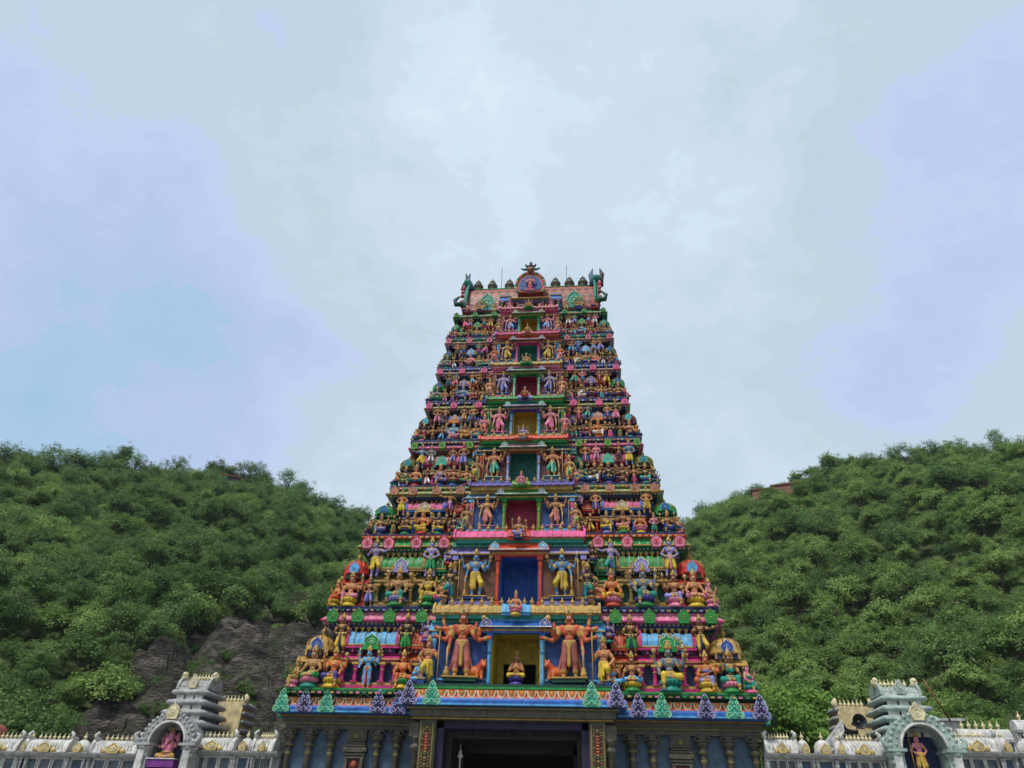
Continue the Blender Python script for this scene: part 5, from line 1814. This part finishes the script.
# slanting white parapet of the stair on the right, upper terrace wall, house, pole
mb = MB()
mb.prism([(-1.0, 5.2), (-.4, 5.2), (1.0, 6.9), (1.0, 7.25)], 0, .5, 'wall white')
mb.tube([(-1.0, .2, 5.28), (1.02, .2, 7.32)], .11, 'wall grey', 6)
for i in range(6): mb.box(-.72 + .3 * i, -.60 + .3 * i, -.05, .02, 5.3 + .31 * i, 5.55 + .31 * i, 'wall grey')
o = mb.build('stair_parapet', None, (15.3, 41.6, 0))
tag(o, 'white sloping parapet rising towards the right beige shrine tower', 'parapet')
root = empty('terrace_wall', (26.5, 47, 0))
tag(root, 'upper white terrace wall with finials stepping up behind the right compound wall', 'wall')
for j, (xa, xb, zz) in enumerate(((-2.6, .3, 7.35), (.55, 4.5, 7.85))):
    mb = MB()
    mb.box(xa, xb, 0, .6, 0, zz - .2, 'wall white')
    mb.box(xa, xb, -.18, .7, zz - .2, zz - .05, 'wall grey')
    pr = [(.3 - .42 * math.cos(PI * q / 10), zz - .05 + .55 * math.sin(PI * q / 10)) for q in range(11)]
    mb.profx(pr[::-1], xa + .05, xb - .05, 'wall white')
    mb.build('wall', root)
    for x in lin_(xa + .3, xb - .3, 6 if j == 0 else 8): put('finial', mesh_of('coping_finial', lambda m_: m_.lathe(finial_prof(1), (0, 0, 0), 'cream', 7)), root, (x, .3, zz + .46), sc=(.40, .40, .50))
    for x in lin_(xa, xb, 3 if j == 0 else 4):
        mb = MB()
        mb.box(x - .36, x + .36, -.03, .02, zz - 1.2, zz - .3, 'slate')
        mb.box(x - .42, x - .36, -.08, .02, zz - 1.25, zz - .25, 'wall white')
        mb.box(x + .36, x + .42, -.08, .02, zz - 1.25, zz - .25, 'wall white')
        mb.build('window', root)
root = empty('white_house', (24.4, 50, 0))
tag(root, 'plain white flat-roofed building behind the right wall near the pole', 'building')
mb = MB()
mb.box(-1.7, 1.25, 0, 5, 0, 8.6, 'wall white')
mb.build('wall', root)
mb = MB()
mb.box(-2.0, 1.35, -.3, 5.2, 8.6, 8.74, 'concrete')
mb.build('roof', root)
mb = MB()
mb.box(-1.2, -.8, -.04, .03, 7.4, 8.1, 'slate')
mb.box(-1.26, -.74, -.06, -.0, 8.1, 8.16, 'concrete')
mb.build('window', root)
mb = MB()
mb.tube([(21.4 - 21.8, 0, 9.75), (22.35 - 21.8, .2, 7.7)], .045, 'rust', 6)
tag(mb.build('leaning_pole', None, (21.8, 43.5, 0)), 'thin rusty pole leaning between the pale green shrine and the white building', 'pole')
mb = MB()
mb.lathe([(.55, 0), (.62, .2), (.55, .5), (.3, .75), (.05, .82)], (0, 0, 0), 'terracotta', 12)
mb.lathe([(.5, -7.0), (.5, 0)], (0, 0, 0), 'rust', 12)
tag(mb.build('water_drum', None, (-29.75, 43, 5.85)), 'rounded orange brown drum top behind the far left end of the wall', 'drum')

# small fittings
mb = MB()
mb.lathe([(.05, -1.2), (.05, 0), (.12, .05), (.16, .14), (.08, .22), (.10, .30), (.03, .42), (.015, .75)], (0, 0, 0), 'wall white', 10)
mb.lathe([(.09, -5.15), (.07, -1.2)], (0, 0, 0), 'brass', 8)  # white pointed finial on a post, no lamp in it
tag(mb.build('finial_post', None, (-2.75, 40.6, 5.2)), 'white pointed finial of a post standing in the dark tower entrance', 'post')
mb = MB()
pts_ = []
for i in range(25):
    f = i / 24
    pts_.append((-11.4 + 5.6 * f, 39.30, 8.02 - .42 * abs(math.sin(f * PI * 3)) + .05 * math.sin(f * 17)))
mb.tube(pts_, .022, 'iron', 5)
tag(mb.build('cable', None), 'dark cable sagging along the cornice at the left foot of the tower', 'cable')
# ------------------------------------------------------------------ terrain: plaza, two hills with a saddle behind the tower
AZT = [(-180, 1), (-110, 2), (-85, 10), (-65, 17), (-43.5, 19.3), (-35.5, 20.3), (-29.7, 21.2), (-23.2, 21.0), (-18.3, 19.7), (-12, 15), (-5, 11), (2, 15), (8.4, 20.8), (14, 22.3), (20.9, 22.7), (27.8, 22.5), (32.2, 21.9), (45, 19.5), (65, 15), (85, 8), (110, 2), (180, 1)]
AZX = np.array([a for a, b in AZT], float)
AZE = np.array([b for a, b in AZT], float)
R0, RR = 66.0, 185.0


def vnoise(x, y, seed=0):
    xi, yi = np.floor(x).astype(np.int64), np.floor(y).astype(np.int64)
    fx, fy = x - xi, y - yi
    u, v_ = fx * fx * (3 - 2 * fx), fy * fy * (3 - 2 * fy)

    def hsh(i, j):
        n_ = (i * 374761393 + j * 668265263 + seed * 1442695041) & 0xffffffff
        n_ = ((n_ ^ (n_ >> 13)) * 1274126177) & 0xffffffff
        return ((n_ ^ (n_ >> 16)) & 0xffff) / 65535.0
    a, b, c_, d = hsh(xi, yi), hsh(xi + 1, yi), hsh(xi, yi + 1), hsh(xi + 1, yi + 1)
    return a * (1 - u) * (1 - v_) + b * u * (1 - v_) + c_ * (1 - u) * v_ + d * u * v_


def fbm(x, y, seed=0, oct_=4):
    s, a, t = 0, .5, 0
    for i in range(oct_):
        s = s + a * vnoise(x * 2 ** i, y * 2 ** i, seed + i)
        t += a
        a *= .5
    return s / t


def ground(x, y):
    x, y = np.asarray(x, float), np.asarray(y, float)
    dx, dy = x - CAM.x, y - CAM.y
    r = np.hypot(dx, dy)
    az = np.degrees(np.arctan2(dx, dy))
    e = np.interp(az, AZX, AZE)
    zr = np.tan(np.radians(e)) * RR + 1.6
    t = np.clip((r - R0) / (RR - R0), 0, None)
    up = np.minimum(t, 1)
    hh = zr * (up * 1.12 - .12 * up ** 2)
    beyond = np.clip(r - RR, 0, None)
    hh = hh * np.exp(-(beyond / 260.0) ** 1.6)
    n_ = (fbm(x / 22, y / 22, 3) - .5) * 9 * np.clip(t * 3, 0, 1) * np.exp(-beyond / 600)
    return np.where(r > R0, np.maximum(hh + n_, 0), 0.0)


rad = np.concatenate([[0.5], np.linspace(8, 60, 14), np.linspace(64, 200, 70), np.linspace(206, 420, 30), [520, 700, 1000, 1500, 2500, 4000]])
azs = np.radians(np.linspace(-180, 180, 241)[:-1])
RG, AG = np.meshgrid(rad, azs, indexing='ij')
GX, GY = CAM.x + RG * np.sin(AG), CAM.y + RG * np.cos(AG)
GZ = ground(GX, GY)
nr_, na = RG.shape
vs_ = np.stack([GX, GY, GZ], -1).reshape(-1, 3)
fs = [(i * na + j, (i + 1) * na + j, (i + 1) * na + (j + 1) % na, i * na + (j + 1) % na)[::-1] for i in range(nr_ - 1) for j in range(na)]
fs.append(tuple(range(na))[::-1])
earth_mat('hill_soil', (.040, .060, .022), (.060, .085, .030), (.095, .090, .046), .35, .5)
earth_mat('paving', (.22, .21, .19), (.26, .25, .23), (.30, .29, .27), .6, .1)
earth_mat('rock', (.024, .021, .019), (.070, .060, .051), (.175, .150, .125), .42, 1.0, True)
me = bpy.data.meshes.new('hillside_ground')
me.from_pydata(vs_.tolist(), [], fs)
me.materials.append(MATS['hill_soil'])
me.materials.append(MATS['paving'])
me.polygons.foreach_set('use_smooth', [True] * len(me.polygons))
cr_ = np.array([rad[min(i, nr_ - 1)] for i in range(nr_ - 1) for j in range(na)] + [0])
me.polygons.foreach_set('material_index', (cr_ < 60).astype(np.int32))
me.update()
go = bpy.data.objects.new('ground', me)
COL.objects.link(go)
go['kind'] = 'structure'

# ------------------------------------------------------------------ rock face on the lower left hill


def polar(az, r): return CAM.x + r * math.sin(R(az)), CAM.y + r * math.cos(R(az))


def in_rock(az, r):
    """where bare rock replaces scrub: az in degrees, r in metres"""
    top = np.interp(az, [-36, -33, -30, -26.5, -22, -19, -15], [74, 81, 93, 105, 107, 101, 92])
    return (az > -34.6) & (az < -14.5) & (r < top - 7)


na2, nr2 = 230, 150
av = np.linspace(-37, -14, na2)
rv = np.linspace(63, 118, nr2)
A2, R2 = np.meshgrid(av, rv, indexing='ij')
X2, Y2 = CAM.x + R2 * np.sin(np.radians(A2)), CAM.y + R2 * np.cos(np.radians(A2))
G2 = ground(X2, Y2)
topr = np.interp(A2, [-37, -36, -33, -30, -26.5, -22, -19, -15, -14], [66, 74, 83, 97, 110, 112, 106, 96, 90]) + 9 * (fbm(A2 / 2.2, R2 / 9, 51, 3) - .5)
inside = np.clip((topr - R2) / 8, -1, 1) * np.clip((A2 + 37.0) / 2.5, 0, 1)
rough = fbm(X2 / 9, Y2 / 9 + G2 / 5, 9, 5)
ridg = 1 - np.abs(2 * fbm(X2 / 5 + Y2 / 11, G2 / 3.2 + Y2 / 9, 17, 4) - 1)
bl = np.floor(fbm(X2 / 7, Y2 / 7, 29, 3) * 9) / 9
H2 = G2 + inside * (1.2 + 4.5 * (rough - .35) + 2.6 * (ridg - .6) + 5.0 * (bl - .4)) - .4 * (inside <= 0)
tilt = H2 + X2 * .35 + 1.8 * fbm(X2 / 6, Y2 / 6, 61, 3)
crk = np.zeros_like(H2)
for i in range(na2):
    for j in range(nr2):
        if inside[i, j] > 0:
            dd, _ = mnoise.voronoi(Vector((X2[i, j] / 5.5, Y2[i, j] / 7.5, G2[i, j] / 4.0)))
            crk[i, j] = min((dd[1] - dd[0]) * 2.2, 1.0) + .35 * dd[0]
H2 = H2 + inside.clip(0, 1) * 3.4 * (crk - .8)
step = np.floor(tilt / 2.6) * 2.6 + 2.6 * np.clip((tilt / 2.6 - np.floor(tilt / 2.6)) * 2.2 - .6, 0, 1)
H2 = np.where(inside > 0, H2 + .55 * (step - tilt), H2 - .8)
vs2 = np.stack([X2, Y2, H2], -1).reshape(-1, 3)
fs2 = [(i * nr2 + j, i * nr2 + j + 1, (i + 1) * nr2 + j + 1, (i + 1) * nr2 + j)[::-1] for i in range(na2 - 1) for j in range(nr2 - 1)]
me = bpy.data.meshes.new('rock_face')
me.from_pydata(vs2.tolist(), [], fs2)
me.materials.append(MATS['rock'])
me.polygons.foreach_set('use_smooth', [False] * len(me.polygons))
me.update()
ro_ = bpy.data.objects.new('rock_face', me)
COL.objects.link(ro_)
tag(ro_, 'bare grey brown rock face on the lower left hill beside the tower', 'rock')
# stair rail climbing the rock
p0, p1 = (-31.2, 82.0, 14.5), (-34.6, 95.0, 22.9)
mb = MB()
dv = tuple(p1[i] - p0[i] for i in range(3))
mb.tube([(0, 0, 0), dv], .17, 'concrete', 6)
mb.add([(-.12, 0, -1.6), (.12, 0, -1.6), (.12, 0, .05), (-.12, 0, .05)] + [(dv[0] + x, dv[1], dv[2] + z) for x, z in ((-.12, -1.6), (.12, -1.6), (.12, .05), (-.12, .05))],
       [(0, 1, 2, 3), (7, 6, 5, 4), (0, 4, 5, 1), (1, 5, 6, 2), (2, 6, 7, 3), (3, 7, 4, 0)], 'concrete')
tag(mb.build('stair_rail', None, p0), 'pale slanting stair rail climbing the rock left of the tower', 'rail')

# buildings on the skylines
for (az, r, wd, dp, hh, zz, key, lab) in ((14.0, 177, 4.2, 4, 5.0, 1.0, 'brick', 'reddish flat building at the left end of the right ridge'), (15.6, 177, 4.8, 4, 4.6, 1.2, 'brick', 'wider reddish building on the right ridge, second from the left'), (17.0, 177, 3.4, 4, 4.2, 1.2, 'iron', 'dark low hut on the right ridge beside the reddish buildings'),
                                          (-28.6, 180, 4.2, 4, 5.0, 1.0, 'iron', 'small dark building among trees on the left ridge')):
    x_, y_ = polar(az, r)
    g_ = float(ground(x_, y_))
    root = empty('hilltop_building', (x_, y_, g_ - 1), R(-az))
    tag(root, lab, 'building')
    mb = MB()
    mb.box(-wd / 2, wd / 2, 0, dp, -2, hh + zz, key)
    mb.build('wall', root)
    mb = MB()
    mb.box(-wd / 2 - .3, wd / 2 + .3, -.3, dp + .3, hh + zz, hh + zz + .3, 'rust')
    mb.build('roof', root)

# ------------------------------------------------------------------ trees
foliage_mat('foliage', (.105, .190, .048), (.29, .405, .115))
foliage_mat('foliage_dark', (.072, .142, .044), (.180, .275, .082))
foliage_mat('foliage_bright', (.11, .22, .035), (.24, .38, .08))
earth_mat('bark', (.05, .04, .03), (.08, .065, .05), (.13, .11, .09), 2.0, .4)


def crown_mesh(name, seed, leaf, n_cl, n_leaf, mat, shape):
    """leaf sprays in clumps through an uneven dome, unit crown about 1 wide and shape[2] high"""
    g = np.random.default_rng(seed)
    lobes = [(g.uniform(-.24, .24), g.uniform(-.24, .24), g.uniform(.0, .30) * shape[2], g.uniform(.20, .34)) for _ in range(7)]
    cen, val = [], []
    while len(cen) < n_cl:
        l_ = lobes[g.integers(len(lobes))]
        d = g.normal(size=3)
        d /= np.linalg.norm(d)
        if d[2] < -.35: continue
        rr_ = l_[3] * g.uniform(.35, 1.14)
        p = np.array([l_[0] + d[0] * rr_, l_[1] + d[1] * rr_, .32 * shape[2] + l_[2] + d[2] * rr_ * shape[2]])
        cen.append(p)
        val.append(g.uniform(0, 1))
    cen, val = np.array(cen), np.array(val)
    ci = np.repeat(np.arange(n_cl), n_leaf)
    n_ = len(ci)
    P_ = cen[ci] + g.normal(size=(n_, 3)) * np.array([.046, .046, .036])
    outw = P_ - np.array([0, 0, .30 * shape[2]])
    outw /= np.linalg.norm(outw, axis=1)[:, None] + 1e-6
    nrm = g.normal(size=(n_, 3)) * .42 + outw * .75 + np.array([0, 0, .30])
    nrm /= np.linalg.norm(nrm, axis=1)[:, None]
    t1 = np.cross(nrm, g.normal(size=(n_, 3)))
    t1 /= np.linalg.norm(t1, axis=1)[:, None]
    t2 = np.cross(nrm, t1)
    sz = leaf * g.uniform(.6, 1.35, n_)[:, None]
    q = np.stack([P_ - t1 * sz, P_ + t2 * sz * .5, P_ + t1 * sz, P_ - t2 * sz * .5], 1).reshape(-1, 3)
    me = bpy.data.meshes.new(name)
    me.vertices.add(len(q))
    me.vertices.foreach_set('co', q.ravel())
    me.loops.add(len(q))
    me.loops.foreach_set('vertex_index', np.arange(len(q)))
    me.polygons.add(n_)
    me.polygons.foreach_set('loop_start', np.arange(0, len(q), 4))
    me.polygons.foreach_set('loop_total', np.full(n_, 4))
    me.materials.append(MATS[mat])
    at = me.attributes.new('clump', 'FLOAT', 'POINT')
    at.data.foreach_set('value', np.repeat(val[ci], 4).astype(np.float32))
    me.update()
    me.validate()
    return me


def trunk_mesh(name, seed):
    g = random.Random(seed)
    mb = MB()
    top = (g.uniform(-.05, .05), g.uniform(-.05, .05), .42)
    mb.tube([(0, 0, -.25), (top[0] * .4, top[1] * .4, .12), top], [.05, .038, .026], 'bark', 6)
    for i in range(6):
        a = g.uniform(0, 2 * PI)
        e = (top[0] + .28 * math.cos(a), top[1] + .28 * math.sin(a), g.uniform(.48, .72))
        m_ = ((top[0] * .7 + e[0]) / 2, (top[1] * .7 + e[1]) / 2, g.uniform(.40, .5))
        mb.tube([(top[0] * .8, top[1] * .8, g.uniform(.22, .40)), m_, e], [.022, .015, .006], 'bark', 5)
    o = mb.build(name)
    me = o.data
    bpy.data.objects.remove(o)
    return me


CROWN = [crown_mesh('crown_mesh', 40 + i, .0245, 150, 30, ('foliage', 'foliage', 'foliage_dark', 'foliage', 'foliage_dark', 'foliage')[i], (1, 1, (1.0, 1.2, 1.1, .9, 1.3, 1.0)[i])) for i in range(6)]
SPARSE = [crown_mesh('crown_mesh', 70 + i, .022, 70, 24, 'foliage_dark', (1, 1, 1.25)) for i in range(3)]
TRUNK = [trunk_mesh('trunk_mesh', i) for i in range(3)]

pts = []
g = np.random.default_rng(77)
cand = 26000
az = g.uniform(-47, 36, cand)
r = np.sqrt(g.uniform(64 ** 2, 205 ** 2, cand))
order = np.arange(cand)
grid = {}
X_, Y_ = CAM.x + r * np.sin(np.radians(az)), CAM.y + r * np.cos(np.radians(az))
Zg = ground(X_, Y_)
for i in order:
    a, d, x, y = az[i], r[i], X_[i], Y_[i]
    if -13.5 < a < 5.5: continue                      # saddle hidden by the tower
    if d < 64 or (abs(x) < 14.5 and y < 64): continue
    if Zg[i] < .6: continue
    if (13.0 < a < 18.0 or -29.6 < a < -27.6) and 158 < d < 184: continue
    rock = bool(in_rock(a, d))
    if rock and (g.uniform() > .5 or d < 74): continue
    size = 2.4 + 4.4 * g.uniform() ** 1.3 * (1.0 if a > 0 else .95)
    if rock: size *= g.uniform(.25, .5)
    sp = size * .46
    cx, cy = int(x // 3), int(y // 3)
    ok = True
    for ii in range(cx - 2, cx + 3):
        for jj in range(cy - 2, cy + 3):
            for (px, py, ps) in grid.get((ii, jj), ()):
                if (px - x) ** 2 + (py - y) ** 2 < ((sp + ps) * .5) ** 2:
                    ok = False
                    break
            if not ok: break
        if not ok: break
    if ok:
        grid.setdefault((cx, cy), []).append((x, y, sp))
        pts.append((x, y, float(Zg[i]), size, a, d))
app = sorted(range(len(pts)), key=lambda i: -(pts[i][3] / pts[i][5]))
print('trees', len(pts))
single = set(app[:235])
ridge = [i for i in app[235:] if 178 < pts[i][5] < 192]
ridge = ridge[::max(1, len(ridge) // 45)][:45]
single |= set(ridge)
tk = random.Random(9)


def tree(x, y, z, size, label, ci, grp, crown=None, name='hillside_tree', th=1.0):
    root = empty(name, (x, y, z), tk.uniform(0, 6.28), size)
    tag(root, label, 'tree', grp)
    put('crown', crown or CROWN[ci], root, (0, 0, .12))
    put('trunk', TRUNK[tk.randrange(3)], root)
    return root


for (a0, a1, n_, lo, hi, lab, grp) in ((-43.8, -19.5, 26, 5.6, 8.6, 'thin airy tree standing on the left ridge skyline', 'trees on the left ridge'), (8.6, 14, 9, 4.5, 6.0, 'airy green tree standing on the right ridge skyline', 'trees on the right ridge'), (24.5, 33.5, 9, 4.4, 6.4, 'airy green tree standing on the right ridge skyline', 'trees on the right ridge')):
    for i in range(n_):
        a_ = a0 + (a1 - a0) * (i + tk.uniform(.0, 1.0)) / n_
        x, y = polar(a_, 185 + tk.uniform(-4, 3))
        tree(x, y, float(ground(x, y)) + tk.uniform(.3, 1.8), tk.uniform(lo, hi), lab, 0, grp, SPARSE[tk.randrange(3)], name='ridge_tree')
rest = []
for i, (x, y, z, size, a, d) in enumerate(pts):
    if i in single:
        if d > 178:
            tree(x, y, z + tk.uniform(.6, 2.0), size * tk.uniform(.9, 1.2), 'thin airy tree standing on the left ridge skyline' if a < 0 else 'airy green tree standing on the right ridge skyline', 0, 'trees on the left ridge' if a < 0 else 'trees on the right ridge', SPARSE[tk.randrange(3)] if tk.random() < .75 else CROWN[tk.randrange(6)], name='ridge_tree')
        else:
            tree(x, y, z, size, 'rounded green tree in the lower part of the left hill' if a < 0 else 'rounded green tree in the lower part of the right hill', tk.choice((0, 2, 4, 2, 4, 5)) if a < 0 else tk.choice((0, 1, 3, 5, 2)), 'trees low on the left hill' if a < 0 else 'trees low on the right hill')  # left hill draws mostly dark crowns, its shade put into the foliage colour
    else: rest.append((x, y, z, size))
# nearer bright trees beyond the right wall
for (x, y, z, s_, lab) in ((17.9, 55, 6.9, 7.2, 'bright green leafy tree close behind the wall right of the tower'), (33.5, 60, 6.0, 6.6, 'bright green bushy tree behind the far right terrace wall'), (29.6, 63, 7.0, 5.4, 'smaller bright green tree behind the white building on the right')):
    tree(x, y, z - 2, s_, lab, 0, None, crown_mesh('crown_mesh', 90 + int(x), .024, 230, 40, 'foliage_bright', (1, 1, .95)), name='leafy_tree')

# the rest of the wood on the slopes reads as one mass
me = bpy.data.meshes.new('hill_wood')
me.from_pydata([(p[0], p[1], p[2] + .1 * p[3]) for p in rest], [], [])
at = me.attributes.new('size', 'FLOAT', 'POINT')
at.data.foreach_set('value', [p[3] for p in rest])
at = me.attributes.new('turn', 'FLOAT', 'POINT')
at.data.foreach_set('value', [tk.uniform(0, 6.28) for p in rest])
at = me.attributes.new('kindno', 'INT', 'POINT')
at.data.foreach_set('value', [tk.choice((0, 2, 4, 2, 4, 5)) if p[0] < 0 else tk.choice((0, 1, 3, 5, 2)) for p in rest])  # same painted shade: more dark crowns on the left side
wood = bpy.data.objects.new('woodland', me)
COL.objects.link(wood)
tag(wood, 'dense green scrub forest covering the upper slopes of both hills', 'woodland', None, 'stuff')
gt = bpy.data.node_groups.new('woodland_scatter', 'GeometryNodeTree')
gt.interface.new_socket('Geometry', in_out='INPUT', socket_type='NodeSocketGeometry')
gt.interface.new_socket('Geometry', in_out='OUTPUT', socket_type='NodeSocketGeometry')
n, l = gt.nodes.new, gt.links.new
gi, gout = n('NodeGroupInput'), n('NodeGroupOutput')
join = n('GeometryNodeJoinGeometry')


def named(nm, ty):
    x = n('GeometryNodeInputNamedAttribute')
    x.data_type = ty
    x.inputs['Name'].default_value = nm
    return x.outputs['Attribute']


kn_, sz_, tn_ = named('kindno', 'INT'), named('size', 'FLOAT'), named('turn', 'FLOAT')
cx_ = n('ShaderNodeCombineXYZ')
l(tn_, cx_.inputs['Z'])
for i in range(6):
    src = next(o for o in scene.objects if o.type == 'MESH' and o.data == CROWN[i])
    oi = n('GeometryNodeObjectInfo')
    oi.inputs['Object'].default_value = src
    oi.inputs['As Instance'].default_value = True
    oi.transform_space = 'ORIGINAL'
    cmp_ = n('FunctionNodeCompare')
    cmp_.data_type = 'INT'
    cmp_.operation = 'EQUAL'
    l(kn_, cmp_.inputs[2])
    cmp_.inputs[3].default_value = i
    ip = n('GeometryNodeInstanceOnPoints')
    l(gi.outputs[0], ip.inputs['Points'])
    l(cmp_.outputs[0], ip.inputs['Selection'])
    l(oi.outputs['Geometry'], ip.inputs['Instance'])
    l(cx_.outputs[0], ip.inputs['Rotation'])
    l(sz_, ip.inputs['Scale'])
    l(ip.outputs[0], join.inputs[0])
l(join.outputs[0], gout.inputs[0])
md = wood.modifiers.new('scatter', 'NODES')
md.node_group = gt

# ------------------------------------------------------------------ moist air over the hills
mb = MB()
MATS['haze'] = None
hz_m = bpy.data.materials.new('haze')
hz_m.use_nodes = True
t_ = hz_m.node_tree
t_.nodes.clear()
o_ = t_.nodes.new('ShaderNodeOutputMaterial')
pv = t_.nodes.new('ShaderNodeVolumePrincipled')
pv.inputs['Color'].default_value = (.80, .88, .96, 1)
pv.inputs['Density'].default_value = .00014
t_.links.new(pv.outputs[0], o_.inputs['Volume'])
MATS['haze'] = hz_m
mb.box(-420, 420, -420, 420, -1.0, 160, 'haze')
hb = mb.build('haze')
hb['kind'] = 'stuff'
